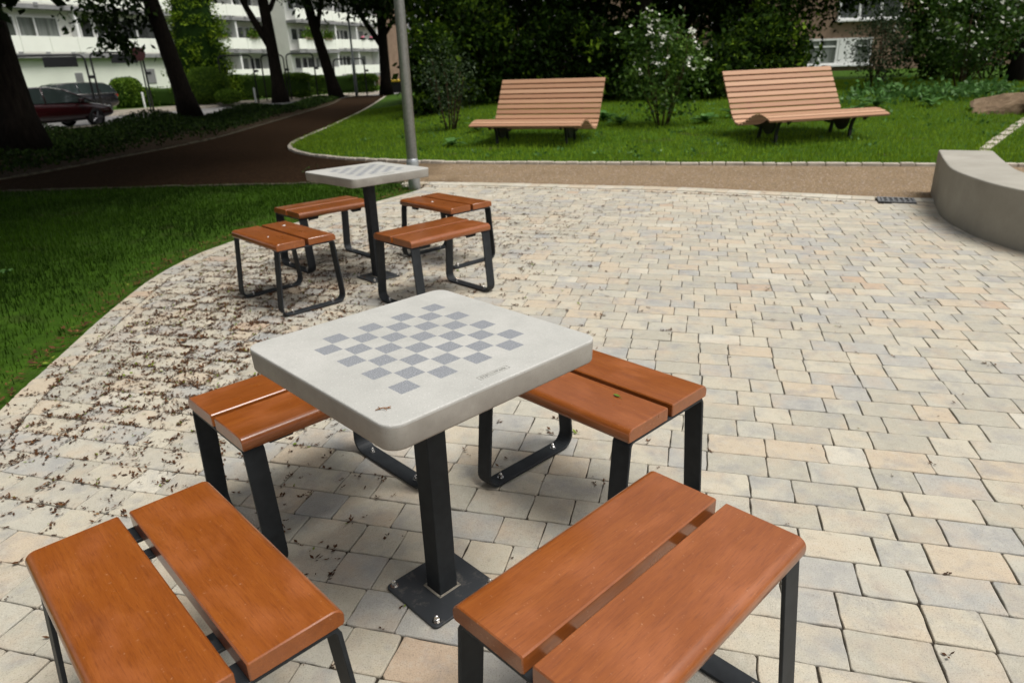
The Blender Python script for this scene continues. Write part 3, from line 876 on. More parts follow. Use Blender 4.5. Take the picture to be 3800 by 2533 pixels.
def make_stool():
    t = thing('park_stool', 'x', 'stool', (0, 0, 0), 0, 'timber and steel stools round the chess tables')
    for sg in (1, -1):
        p = obj('plank', PLANK, None, t, (0, sg * .011, SH))
        if sg < 0: p.rotation_euler = (0, 0, PI)
    top = SH - PT - .0045
    yb, yt = .212, .176
    def loop():
        r = .05
        P = []
        # right leg upward sequence built as closed-looking U with a top bar
        P += [(-yt + .004, top), (-yt - .003, top - .012)]
        # left leg down to bend
        for a in (0, 1, 2, 3, 4, 5, 6):
            an = math.radians(180 + 90 * a / 6)
            P.append((-yb + r + r * math.cos(an) + (1 - a / 6) * .004, .0085 + r + r * math.sin(an)))
        for a in (0, 1, 2, 3, 4, 5, 6):
            an = math.radians(270 + 90 * a / 6)
            P.append((yb - r + r * math.cos(an) - (a / 6) * .004, .0085 + r + r * math.sin(an)))
        P += [(yt + .003, top - .012), (yt - .004, top)]
        return P
    for sg in (1, -1):
        mb = MB(); mb.strip(loop(), .030, .009)
        mb.box((0, 0, top), (.060, 2 * yt - .004, .0088))
        fr = mb.build('leg_frame', M['steel'], t, bevel=.0012, seg=1); fr.location = (sg * (SL / 2 - .032), 0, 0)
        for y in (-.135, .135):
            mb = MB(); mb.lathe([(.011, .0128), (.011, .0148)], (0, y, 0), 12); mb.lathe([(.0075, .0148), (.0075, .021), (.006, .022), (.006, .026), (.004, .030), (.0015, .032)], (0, y, 0), 8)
            mb.build('bolt', M['stainless'], fr)
        mb = MB(); mb.box((0, 0, top), (.034, 2 * yt - .03, .0075))
        for y in (-1, 1):
            mb.prism([(-.05, top - .002), (.05, top - .002), (.04, top - .026), (-.03, top - .026)], 1, y * (yt - .035) - .003, y * (yt - .035) + .003)
        cb = mb.build('cross_bracket', M['steel'], t, bevel=.0008, seg=1); cb.location = (sg * (SL / 2 - .125), 0, 0)
    return t
STOOLS = [
    (T1, YAW, (.003, -.642), 0, 'near stool right of the table post, closest to the camera, its long planks pointing away'),
    (T1, YAW, (-.638, -.010), 90, 'stool in the near left corner of the photo, with pale scuffs on its planks'),
    (T1, YAW, (.612, -.005), 90, 'stool right of the near table with a small green leaf lying on it'),
    (T1, YAW, (-.006, .612), 0, 'stool behind the left edge of the near table, half hidden by its concrete top'),
    (T2, YAW, (-.655, .0), 90, 'left stool at the far table with a round pale spot on its plank'),
    (T2, YAW, (.0, -.67), 0, 'front right stool at the far table, just behind the near table'),
    (T2, YAW, (.012, .655), 0, 'far left stool beside the lawn, behind the post of the far table'),
    (T2, YAW, (.655, .02), 90, 'back right stool at the far table, nearest to the lamp post'),
]
proto = None; STOOL_OBJ = []
for (tx, ty), yw, (u, v_), dr, lab in STOOLS:
    if proto is None: o = proto = make_stool()
    else: o = copy_tree(proto)
    c, s = math.cos(yw), math.sin(yw)
    o.location = (tx + c * u - s * v_, ty + s * u + c * v_, 0); o.rotation_euler = (0, 0, yw + math.radians(dr)); o['label'] = lab; STOOL_OBJ.append(o)

for root, spots in ((STOOL_OBJ[4], ((.17, -.10, .011), (-.06, .12, .006))), (STOOL_OBJ[7], ((.02, .10, .009),))):
    for x, y, r in spots:      # pale droppings dried on the planks
        mb = MB(); mb.lathe([(r, .0002), (r * .8, .0012), (r * .3, .0016)], n=12); st = mb.build('dried_spot', M['white'], root, smooth=True); st.location = (x, y, SH); st.scale = (1.25, .9, 1)
# small loose leaves and twigs on table and stools
def leaf_obj(name, label, cat, loc, L, w, rz, mat, curl=.25):
    mb = MB(); n = 6; v = []; f = []
    for i in range(n + 1):
        t = i / n; hw = w * math.sin(PI * min(1, t * .96 + .03)) ** .8 * (1 - .25 * t)
        z = .0015 + curl * L * (t - .5) ** 2
        v += [(L * t - L / 2, -hw, z + hw * .5), (L * t - L / 2, 0, z), (L * t - L / 2, hw, z + hw * .5)]
    for i in range(n):
        b = i * 3; f += [(b, b + 3, b + 4, b + 1), (b + 1, b + 4, b + 5, b + 2)]
    mb.add(v, f)
    mb.tube([(-L / 2, 0, .0015 + curl * L * .25), (-L / 2 - L * .4, .002, .001)], [.0006, .0004], 5)
    o = mb.build(name, mat, smooth=True); o.location = loc; o.rotation_euler = (0, 0, rz); return tag(o, label, cat)
def on_T1(x, y): c, s = math.cos(YAW), math.sin(YAW); return (T1[0] + c * x - s * y, T1[1] + s * x + c * y)
M['greenleaf'] = simple('fresh_leaf', (.10, .17, .012), .5, .4, .3, 60); M['dryleaf'] = simple('dry_leaf', (.22, .10, .04), .8, .2, .3, 60)
leaf_obj('fallen_leaf', 'small green leaf lying on the stool right of the near table', 'leaf', (*on_T1(.56, -.16), SH + .0005), .026, .006, 2.2, M['greenleaf'])
mb = MB(); mb.tube([(-.015, -.004, .002), (0, .001, .004), (.014, .003, .002)], [.001, .0012, .0008], 5); mb.tube([(0, .001, .004), (.008, -.008, .003)], [.001, .0006], 5); mb.tube([(-.006, 0, .003), (-.012, .009, .002)], [.001, .0005], 5); mb.tube([(.006, .002, .003), (.013, .010, .002)], [.0012, .0005], 5)
o = mb.build('dry_twig', M['dryleaf']); o.location = (*on_T1(-.262, -.228), TZ); tag(o, 'tiny brown dry twig on the near corner of the near chess table', 'twig')
for (x, y, rz, lab) in ((.99, 1.05, .4, 'orange dry leaf on the paving right of the nearest stool'),):
    leaf_obj('fallen_leaf', lab, 'leaf', (x, y, .002), .035, .008, rz, M['dryleaf'])

# ------------------------------------------------------------------ lamp post
t = thing('lamp_post', 'grey galvanised lamp post behind the far chess table', 'lamp post', (-1.125, 8.44, 0))
mb = MB(); mb.lathe([(.073, -.2), (.073, .32), (.071, .34), (.065, .35), (.0645, .36)], n=28); mb.build('base_sleeve', M['galv'], t, smooth=True)
mb = MB(); mb.lathe([(.0635, .36), (.055, 3.0), (.045, 5.2)], n=28); mb.build('pole', M['galv'], t, smooth=True)
mb = MB(); mb.box((.25, 0, 5.22), (.6, .16, .07)); mb.build('lamp_head', M['galv'], t, bevel=.02)

# ------------------------------------------------------------------ lounge benches
PROF = catmull([(0, .40), (.14, .452), (.36, .487), (.58, .445), (.82, .345), (1.03, .292), (1.17, .335), (1.30, .46), (1.44, .67), (1.60, .90), (1.743, 1.117)], .104)
def make_bench():
    t = thing('lounge_bench', 'x', 'bench', (0, 0, 0), 0, 'slatted timber loungers on the lawn')
    iv = int(np.argmin(PROF[:, 1] + (PROF[:, 0] < .5) * 9))
    def slats(name, idx):
        V = []; F = []; T = []
        for i in idx:
            a, b = PROF[i], PROF[i + 1]; c = (a + b) / 2; tg = (b - a) / np.linalg.norm(b - a); nr = np.array((-tg[1], tg[0]))
            hw, th = .0405, .030; ch = .004; L = 1.0; tt = random.random()
            pr = [(-hw, -th), (hw, -th), (hw, -ch), (hw - ch, 0), (-hw + ch, 0), (-hw, -ch)]
            b0 = len(V)
            for x in (-L, L):
                for p in pr:
                    q = c + tg * p[0] + nr * p[1]; V.append((x, q[0], q[1])); T.append(tt)
            F.append(tuple(b0 + k for k in range(6))[::-1]); F.append(tuple(b0 + 6 + k for k in range(6)))
            for k in range(6): F.append((b0 + k, b0 + (k + 1) % 6, b0 + 6 + (k + 1) % 6, b0 + 6 + k))
        me = mesh_from(name, V, F); at = me.attributes.new('tint', 'FLOAT', 'POINT'); at.data.foreach_set('value', np.array(T, np.float32))
        bm = bmesh.new(); bm.from_mesh(me); bmesh.ops.recalc_face_normals(bm, faces=bm.faces); bm.to_mesh(me); bm.free()
        return obj(name, me, M['slat'], t)
    slats('seat', range(0, iv)); slats('backrest', range(iv, len(PROF) - 1))
    for sx_ in (-1, 1):
        x = sx_ * .64; mb = MB()
        # spine under the slats
        nr = np.gradient(PROF, axis=0); nr /= np.linalg.norm(nr, axis=1)[:, None]; nr = np.stack([-nr[:, 1], nr[:, 0]], 1)
        up = PROF - nr * .029; lo = PROF - nr * .07
        for i in range(1, len(PROF) - 2):
            a, b, c, d_ = up[i], up[i + 1], lo[i + 1], lo[i]; v = []
            for xx in (x - .02, x + .02): v += [(xx, *a), (xx, *b), (xx, *c), (xx, *d_)]
            mb.add(v, [(0, 1, 2, 3), (7, 6, 5, 4), (0, 4, 5, 1), (1, 5, 6, 2), (2, 6, 7, 3), (3, 7, 4, 0)])
        mb.build('support_rail', M['iron'], t)
        mb = MB()
        # curved front leg, rear leg, foot bar, half-disc brace
        mb.strip([(.20, .415), (.33, .37), (.40, .28), (.43, .15), (.42, .0)], .021, .045)
        mb.strip([(.92, .27), (.95, .16), (1.0, .0)], .021, .045)
        mb.strip([(.40, .02), (1.02, .02)], .021, .035)
        mb.prism([(.46, .37)] + arc(.68, .34, .20, 190, 350, 10) + [(.90, .29)], 0, -.018, .018)
        mb.prism([(.03, .38), (.16, .40), (.10, .325)], 0, -.018, .018)
        lg = mb.build('leg', M['iron'], t); lg.location = (x, 0, 0)
    return t
b1 = make_bench(); b1.location = (.303, 12.0, .015); b1.rotation_euler = (0, 0, -.366); b1['label'] = 'left slatted timber lounger on the lawn behind the lamp post'
b2 = copy_tree(b1); b2.location = (5.016, 10.92, .07); b2.rotation_euler = (0, -.012, .15); b2['label'] = 'right slatted timber lounger on the lawn near the curved concrete wall'

# ------------------------------------------------------------------ curved seat wall, grate, boulder
WI = WALL_OUT + np.stack([WT[:, 1], -WT[:, 0]], 1) * -.47
WH = .42; v = []; f = []
def wn(i, r): return WALL_OUT[i] * (1 - r / .47) + WI[i] * (r / .47)
for i in range(len(WALL_OUT)):
    for r, z in ((0, -.1), (0, WH - .012), (.0035, WH - .0035), (.012, WH), (.458, WH), (.4665, WH - .0035), (.47, WH - .012), (.47, -.1)):
        p = wn(i, r); v.append((p[0], p[1], z))
k = 8
for i in range(len(WALL_OUT) - 1):
    for j in range(k - 1): f.append((i * k + j, i * k + j + 1, (i + 1) * k + j + 1, (i + 1) * k + j))
f.append(tuple(range(k))); f.append(tuple((len(WALL_OUT) - 1) * k + j for j in range(k))[::-1])
mb = MB(); mb.add(v, f); o = mb.build('seat_wall', M['wall'])
tag(o, 'low curved grey concrete seat wall at the right edge of the paving', 'wall')
mb = MB(); W, D_ = .33, .24
for y in (-1, 1): mb.box((0, y * (D_ / 2 - .012), .002), (W, .024, .016))
for x in (-1, 1): mb.box((x * (W / 2 - .012), 0, .0018), (.024, D_ - .05, .015))
for i in range(6): mb.box((-W / 2 + .045 + i * .048, 0, .0015), (.02, D_ - .05, .014))
mb.box((0, 0, .0008), (W - .05, .016, .012))
o = mb.build('drain_grate', M['grate'], bevel=.002, seg=1); o.location = (*GR, .006); o.rotation_euler = (0, 0, GA); tag(o, 'small black iron drain grate in the gutter beside the curved wall', 'drain')
def rock(name, c, s, seed, label):
    bm = bmesh.new(); bmesh.ops.create_icosphere(bm, subdivisions=4, radius=1)
    rg = np.random.default_rng(seed); pl = rg.normal(0, 1, (16, 3)); pl /= np.linalg.norm(pl, axis=1)[:, None]; h = rg.uniform(.42, .85, 16)
    pl[0] = (-.25, -.15, .95); h[0] = .62; pl[1] = (-.5, -.8, .15); h[1] = .6; pl[2] = (.3, -.9, -.1); h[2] = .55
    for v_ in bm.verts:
        p = np.array(v_.co)
        for q, hh in zip(pl, h):
            e = p @ q - hh
            if e > 0: p = p - q * e
        k = 1 + .05 * math.sin(5 * p[0] + seed) * math.sin(6 * p[1] + 2 * p[2]) + rg.normal(0, .012)
        v_.co = Vector((p[0] * s[0] * k, p[1] * s[1] * k, p[2] * s[2] * k))
    me = bpy.data.meshes.new(name); bm.to_mesh(me); bm.free()
    o = obj(name, me, M['rock'], None, c, rg.uniform(-.3, .3)); return tag(o, label, 'boulder')
rock('boulder', (9.75, 13.6, float(hill(9.7, 13.6)) + .06), (.95, .75, .44), 3, 'flat sandy boulder on the grass at the right edge of the photo')
rock('boulder', (9.95, 12.95, float(hill(9.9, 12.9)) + .05), (.45, .36, .42), 9, 'smaller dark stone leaning in front of the flat sandy boulder')

# ------------------------------------------------------------------ foliage helpers
def leaf_cloud(name, C, size, mat, parent=None, droop=.3, aspect=.55, tint_c=.45, tint_s=.25, clump_t=None, loc=None):
    n = len(C); size = size * RNG.uniform(.6, 1.3, n)
    d = RNG.normal(0, 1, (n, 3)); d[:, 2] -= droop; d /= np.linalg.norm(d, axis=1)[:, None]
    r = RNG.normal(0, 1, (n, 3)); w = np.cross(d, r); w /= np.linalg.norm(w, axis=1)[:, None]; nn = np.cross(d, w)
    L = size[:, None]; W = L * aspect * .5
    V = np.zeros((n, 4, 3)); V[:, 0] = C; V[:, 1] = C + d * L * .5 + w * W + nn * L * .06; V[:, 2] = C + d * L; V[:, 3] = C + d * L * .5 - w * W + nn * L * .06
    t = np.clip(RNG.normal(tint_c, tint_s, n) + (0 if clump_t is None else clump_t), 0, 1)
    me = mesh_np(name, V.reshape(-1, 3), np.arange(n * 4).reshape(n, 4), False, np.repeat(t, 4))
    return obj(name, me, mat, parent, loc)
def clumps(n_clump, per, spread, shell=.55, R=(1, 1, 1), c=(0, 0, 0), zmin=-1.0):
    """leaf centres in clumps spread over an ellipsoid; returns centres and a per-clump tint"""
    u = RNG.normal(0, 1, (n_clump * 3, 3)); u /= np.linalg.norm(u, axis=1)[:, None]; u = u[u[:, 2] > zmin][:n_clump]
    r = shell + (1 - shell) * RNG.random(len(u)) ** .6; rr = 1 + RNG.normal(0, .12, len(u))
    P = u * (r * rr)[:, None] * np.array(R) + np.array(c)
    C = np.repeat(P, per, 0) + RNG.normal(0, 1, (len(P) * per, 3)) * spread
    return C, np.repeat(RNG.normal(0, .2, len(P)), per)
def limb_pts(a, b, sag=.12, n=6):
    a = Vector(a); b = Vector(b); L = (b - a).length; o = Vector((random.uniform(-1, 1), random.uniform(-1, 1), random.uniform(.2, 1))) * L * sag
    return [a + (b - a) * (i / n) + o * math.sin(PI * i / n) for i in range(n + 1)]
def trunk_mesh(h, r, lean=(0, 0), forks=(), flare=1.5, bend=.15):
    mb = MB(); pts = []; rad = []
    ph = random.random() * 6
    for i in range(9):
        t = i / 8; z = h * t
        pts.append((lean[0] * t + bend * r * math.sin(ph + 3 * t), lean[1] * t + bend * r * math.cos(ph + 2.6 * t), z - .1 if i == 0 else z))
        rad.append(r * ((flare - 1) * math.exp(-t * h / .45) + 1) * (1 - .30 * t))
    mb.tube(pts, rad, 14)
    for (z0, end, r0) in forks:
        t = z0 / h; st = (lean[0] * t, lean[1] * t, z0)
        P = limb_pts(st, end, .10, 7); mb.tube(P, [r0 * (1 - .72 * i / 7) for i in range(8)], 9)
        for _ in range(3):
            q = P[random.randint(3, 6)]; e = q + Vector((random.uniform(-1, 1), random.uniform(-1, 1), random.uniform(-.1, .9))) * r0 * 8
            mb.tube(limb_pts(q, e, .1, 4), [r0 * .4, r0 * .32, r0 * .24, r0 * .16, r0 * .08], 6)
    return mb
def tree(name, label, loc, h, r, crowns, leaf, mat, lean=(0, 0), forks=(), group=None, bark='bark', droop=.5, cat='tree', tint=.4, aspect=.5, flare=1.5):
    t = thing(name, label, cat, loc, 0, group)
    mb = trunk_mesh(h, r, lean, forks, flare); mb.build('trunk', M[bark], t, smooth=True)
    CC = []; TT = []
    for (nc, per, sp, sh, R, c, zm) in crowns:
        C, T = clumps(nc, per, sp, sh, R, c, zm); CC.append(C); TT.append(T)
    leaf_cloud('crown', np.concatenate(CC), leaf, M[mat], t, droop, aspect, tint, .2, np.concatenate(TT))
    return t

# ------------------------------------------------------------------ avenue trees on the left
G = 'dark avenue trees along the gravel path'
tree('avenue_tree', 'thick black tree trunk at the left edge of the photo', (-10.45, 15.5, -.02), 6.2, .40,
     [(420, 42, .42, .55, (8.6, 8.2, 3.6), (1.4, -2.2, 7.6), -.75), (12, 22, .18, .2, (.5, .5, .6), (.25, -.6, 3.2), -1), (330, 40, .42, .15, (3.6, 5.6, 1.0), (4.6, -6.6, 4.7), -1), (200, 40, .45, .2, (6.5, 5.5, 1.6), (3.5, -5.0, 8.4), -1)], .30, 'chestnut',  # dense low blobs over lawn and path added to deepen the shade
     (-.35, .1), ((3.6, (3.2, -3.0, 7.2), .17), (4.3, (-3.6, 1.2, 7.5), .16), (4.8, (2.0, 3.4, 8.0), .15), (2.9, (.5, -.9, 3.4), .05)), G)
tree('avenue_tree', 'second dark leaning trunk from the left, standing before the bright conifer', (-13.0, 30.0, -.15), 7.5, .36,
     [(220, 36, .42, .5, (3.8, 4.6, 2.6), (2.2, -1.2, 8.8), -.85), (26, 28, .30, .25, (1.2, 1.0, 1.0), (-2.1, -.6, 4.2), -1), (14, 20, .2, .2, (.7, .6, .5), (-2.2, -.4, 2.9), -1), (260, 36, .42, .2, (4.6, 6.0, 1.5), (4.6, -4.5, 7.0), -1)], .29, 'chestnut',  # last blob reaches over the path, added to shade it
     (-1.45, .2), ((4.2, (-3.0, -.6, 5.0), .08), (4.6, (2.6, 1.0, 8.2), .17), (5.2, (-2.6, 1.5, 8.6), .16)), G)
tree('avenue_tree', 'third dark trunk from the left, forked low above the hedge', (-12.95, 42.0, -.02), 7.0, .36,
     [(240, 34, .42, .5, (4.2, 4.6, 2.4), (1.6, -.6, 8.2), -.9), (26, 24, .3, .3, (1.4, 1.0, .5), (-2.4, -.8, 6.1), -1), (24, 24, .3, .3, (1.3, 1.0, .6), (1.8, -.6, 5.7), -1)], .30, 'chestnut',
     (-.2, 0), ((2.9, (-1.5, -.2, 6.6), .24), (4.2, (2.4, .5, 7.5), .15)), G)
tree('avenue_tree', 'fourth dark trunk from the left, curving left towards its top', (-10.15, 44.0, 0), 7.0, .34,
     [(240, 34, .42, .5, (4.2, 4.6, 2.5), (1.4, -.6, 8.3), -.9), (44, 24, .35, .3, (2.2, 1.2, .6), (.3, -.5, 5.7), -1)], .30, 'chestnut',
     (-1.3, 0), ((3.6, (1.1, -.2, 6.8), .17), (4.2, (-2.6, .5, 7.5), .15)), G)
tree('avenue_tree', 'slim dark trunk with a wide fork, nearest to the lamp post', (-7.45, 46.0, 0), 7.0, .33,
     [(240, 34, .42, .5, (4.2, 4.6, 2.6), (1.0, -.6, 8.2), -.9), (80, 26, .4, .3, (2.6, 1.2, .9), (.3, -.5, 5.3), -1)], .30, 'chestnut',
     (.3, 0), ((2.7, (-1.7, -.2, 6.0), .20), (3.3, (1.8, .1, 5.4), .15), (3.8, (2.4, .5, 7.0), .14)), G)
tree('avenue_tree', 'unseen avenue tree added to shade the left lawn, nearest to the chess tables', (-8.6, 3.4, -.02), 6.0, .38,  # stands out of view, put in to cast shade on the lawn
     [(330, 40, .42, .15, (4.3, 5.4, 1.1), (2.2, 1.0, 4.6), -1), (300, 40, .42, .5, (6.0, 6.0, 3.0), (.6, 0, 7.4), -.8)], .30, 'chestnut',
     (.1, .1), ((3.4, (3.4, 1.6, 6.8), .16), (4.0, (-3.0, -1.2, 7.0), .15)), G)
# ------------------------------------------------------------------ woodland behind the loungers
GW = 'dark woodland trees behind the loungers'
def wtree(label, x, y, h, r, lean, low, R, dens=1.0, mat='wood', tint=.35, leaf=.22, extra=()):
    z = float(hill(x, y))
    return tree('woodland_tree', label, (x, y, z - .05), h, r,
        [(int(250 * dens), 40, .40, .45, R, (lean[0] * .7, lean[1] * .7, h * .95 + 1.0), -.8), (int(60 * dens), 34, .35, .3, (R[0] * .75, R[1] * .6, 1.3), (0, .3, low), -1)] + list(extra), leaf, mat,
        lean, ((h * .5, (2.2, .4, h + .8), r * .45), (h * .6, (-2.1, -.5, h + 1.2), r * .42), (h * .42, (1.4, -.9, low + .6), r * .2)), GW, 'bark', .4, 'tree', tint)
wtree('broad dark trunk rising behind the white flowering shrub', 4.1, 22.0, 6.5, .29, (.05, 0), 5.2, (4.6, 4.2, 3.2))
wtree('slanting dark trunk to the right of the broad one', 5.95, 25.0, 6.5, .17, (.75, 0), 4.0, (3.8, 3.6, 3.0), .8, extra=((46, 24, .28, .2, (1.7, .7, .8), (.7, -.6, 2.9), -1),))
wtree('upright dark trunk behind the left end of the right lounger', 7.75, 23.5, 6.5, .17, (.05, 0), 3.9, (4.0, 3.6, 3.0), 1.0)
wtree('dark trunk behind the right half of the left lounger', 3.1, 25.5, 6.0, .22, (-.1, 0), 3.2, (4.2, 3.6, 2.8))
wtree('slim trunk with lit yellow green foliage right of the lamp post', -1.35, 22.5, 5.5, .11, (.25, 0), 2.9, (2.2, 2.2, 2.4), .9, 'wood', .5)
wtree('slim dark trunk behind the left lounger, left of centre', .1, 26.0, 6.0, .14, (.1, 0), 2.6, (4.0, 3.6, 2.8))
wtree('tree whose boughs hang before the brown house above the right lounger', 9.9, 26.5, 6.5, .16, (.2, 0), 3.2, (3.6, 3.0, 2.8), 1.1, 'wood', .45, .2, ((70, 26, .3, .2, (2.6, .8, .75), (1.6, -.8, 3.1), -1), (16, 20, .22, .2, (1.1, .6, .35), (-1.6, -.8, 1.9), -1)))
wtree('dark tree in front of the brown house, between the two loungers', 8.3, 28.5, 6.5, .2, (.1, 0), 3.1, (3.4, 3.0, 2.8), 1.3, 'wood', .3, .2, ((70, 26, .3, .2, (2.2, .8, 1.0), (-.4, -.8, 2.6), -1),))
wtree('pale brown trunk at the far right edge of the photo', 14.1, 20.0, 6.5, .17, (.4, 0), 4.6, (3.6, 3.2, 2.8), .9, 'wood', .45)
wtree('tall dark tree at the right, its crown over the brown house', 16.4, 27.5, 6.5, .2, (.0, 0), 4.1, (4.4, 3.6, 2.8), .9, 'wood', .42)
def bush(name, label, x, y, R, n, per, leaf, mat, cat='bush', group=None, tint=.4, spread=.14, z=None, stems=9, zc=None, shell=.35, zmin=-1., droop=.1, aspect=.55, stem_mat='twig', parts_extra=None):
    zb = float(hill(x, y)) if z is None else z
    t = thing(name, label, cat, (x, y, zb - .02), 0, group)
    zc = R[2] * .95 if zc is None else zc
    C, T = clumps(n, per, spread, shell, R, (0, 0, zc), zmin); k = C[:, 2] > .05
    leaf_cloud('foliage', C[k], leaf, M[mat], t, droop, aspect, tint, .2, T[k])
    if stems:
        mb = MB()
        for i in range(stems):
            a = 2 * PI * i / stems + random.random(); e = (math.cos(a) * R[0] * random.uniform(.3, .8), math.sin(a) * R[1] * random.uniform(.3, .8), zc + R[2] * random.uniform(-.2, .7))
            mb.tube(limb_pts((math.cos(a) * .09, math.sin(a) * .09, -.02), e, .06, 5), [.016, .014, .012, .009, .007, .004], 6)
        mb.build('stems', M[stem_mat], t, smooth=True)
    return t, C
GU = 'dark understorey bushes in front of the woodland'
for lab, x, y, R, tn in (('dark green bush behind the left end of the left lounger', -.3, 20.5, (1.6, 1.0, 1.3), .3), ('very dark bush behind the middle of the left lounger', 1.6, 20.6, (1.5, 1.0, 1.25), .2),
                     ('dark bush between the left lounger and the flowering shrub', 3.3, 19.6, (1.1, .8, .9), .3), ('leafy bush low beside the right lounger', 5.2, 18.8, (1.1, .8, .7), .4),
                     ('mid green bush behind the left end of the right lounger', 6.9, 19.8, (1.5, .9, .95), .42), ('spreading green branchy bush left of the white window', 7.75, 22.0, (1.35, .9, 1.25), .45),
                     ('dark bush between the lamp post and the thin dark shrub', -1.9, 19.5, (.62, .8, 1.2), .45), ('olive bush behind the thin dark shrub', -.9, 20.8, (1.2, 1.0, 1.6), .45)):
    bush('understorey_bush', lab, x, y, R, 130, 34, .16, 'wood' if tn < .52 else 'shrub', 'bush', GU, tn)
# far wood closing the view
n_c = 520
P = np.stack([RNG.uniform(-3.4, 12.0, n_c), RNG.uniform(28, 33, n_c), RNG.uniform(.2, 9.5, n_c)], 1)
P = P[~((P[:, 0] > 6.6) & (P[:, 2] < 5.0))]
C = np.repeat(P, 46, 0) + RNG.normal(0, .55, (len(P) * 46, 3))
o = leaf_cloud('far_wood', C, .34, M['wood'], None, .3, .6, .25, .2, np.repeat(RNG.normal(0, .12, len(P)), 46))
tag(o, 'dense dark wood closing the view behind the loungers', 'wood', kind='stuff')

# flowering shrubs
def blossoms(t, C, n, s, upper=.3):
    k = RNG.choice(len(C), n, replace=False); P = C[k]; P = P[P[:, 2] > np.quantile(C[:, 2], upper)]
    # push outward, cluster by small groups
    V = []; F = []
    for p in P:
        for _ in range(RNG.integers(1, 4)):
            c = p * np.array((1.05, 1.05, 1.0)) + RNG.normal(0, s * .7, 3) + np.array((0, -.03, .03))
            nrm = np.array((RNG.normal(0, .5), -.7 + RNG.normal(0, .4), .7)); nrm /= np.linalg.norm(nrm); a = np.cross(nrm, (0.3, .1, 1)); a /= np.linalg.norm(a); b = np.cross(nrm, a)
            r = s * RNG.uniform(.6, 1.2)
            for q in range(4):
                an = q * PI / 2 + RNG.random(); u = a * math.cos(an) + b * math.sin(an); w_ = a * -math.sin(an) + b * math.cos(an); i = len(V)
                V += [c, c + u * r * .6 + w_ * r * .42 + nrm * r * .15, c + u * r + nrm * r * .22, c + u * r * .6 - w_ * r * .42 + nrm * r * .15]; F.append((i, i + 1, i + 2, i + 3))
    me = mesh_np('blossoms', np.array(V), np.array(F)); o = obj('blossoms', me, M['blossom'], t); o['kind'] = 'stuff'
t, C = bush('flowering_shrub', 'tall shrub with white blossoms standing between the two loungers', 3.1, 14.0, (.78, .6, .92), 120, 24, .085, 'shrub', 'shrub', None, .5, .12, None, 12, 1.02, .5)
C2, T2_ = clumps(16, 20, .1, .2, (.16, .15, .4), (-.32, 0, 1.75)); leaf_cloud('branch_leaves', C2, .085, M['shrub'], t, .1, .55, .5, .2, T2_)
blossoms(t, np.concatenate([C, C2, C2, C2]), 80, .037, .25)
t, C = bush('flowering_shrub', 'white flowering shrub in front of the brown house at the right', 11.5, 18.2, (1.5, 1.0, 1.15), 170, 26, .10, 'shrub', 'shrub', None, .4, .15, None, 12, 1.5, .45, stem_mat='twig')
blossoms(t, C, 120, .042, .2)
bush('dark_shrub', 'thin dark shrub on the lawn just right of the lamp post', -1.15, 15.2, (.62, .5, .72), 80, 22, .06, 'grey_shrub', 'shrub', None, .5, .12, None, 10, .95, .3)
bush('dark_shrub', 'grey green upright shrub behind the right end of the right lounger', 9.9, 19.3, (.75, .6, .95), 120, 26, .075, 'grey_shrub', 'shrub', None, .6, .13, None, 10, 1.15, .3)
bush('understorey_bush', 'large dark green shrub mass at the upper right, behind the flowers', 15.3, 23.0, (2.9, 1.6, 2.2), 260, 36, .17, 'wood', 'bush', GU, .5, .2)
bush('understorey_bush', 'green bush left of the right flowering shrub, against the brown house wall', 13.9, 23.5, (1.3, 1.0, 1.7), 150, 32, .15, 'wood', 'bush', GU, .55, .18)
# leafy ground cover to the right
P = np.stack([RNG.normal(9.6, 1.1, 70), RNG.normal(16.6, .6, 70)], 1); C = np.repeat(np.c_[P, hill(P[:, 0], P[:, 1]) + .16], 18, 0) + RNG.normal(0, 1, (70 * 18, 3)) * (.16, .14, .09)
o = leaf_cloud('ground_cover', C, .13, M['weed'], None, .0, .6, .35, .2); tag(o, 'patch of leafy green ground cover below the right flowering shrub', 'ground cover', kind='stuff')
# clover and small weeds in the grass
P = np.concatenate([np.stack([RNG.uniform(-3, 11, 150), RNG.uniform(9.6, 18, 150)], 1)])
P = P[(P[:, 0] < -2.4) | (P[:, 1] > np.interp(P[:, 0], KERB_FAR[100:, 0], KERB_FAR[100:, 1]) + .35)]
C = np.repeat(np.c_[P, np.where(P[:, 0] < -2.6, .02, hill(P[:, 0], P[:, 1])) + .03], 9, 0) + RNG.normal(0, 1, (len(P) * 9, 3)) * (.07, .07, .015)
o = leaf_cloud('clover', C, .06, M['weed'], None, -.1, .7, .35, .25); tag(o, 'scattered clover and small weeds in the grass', 'weeds', kind='stuff')
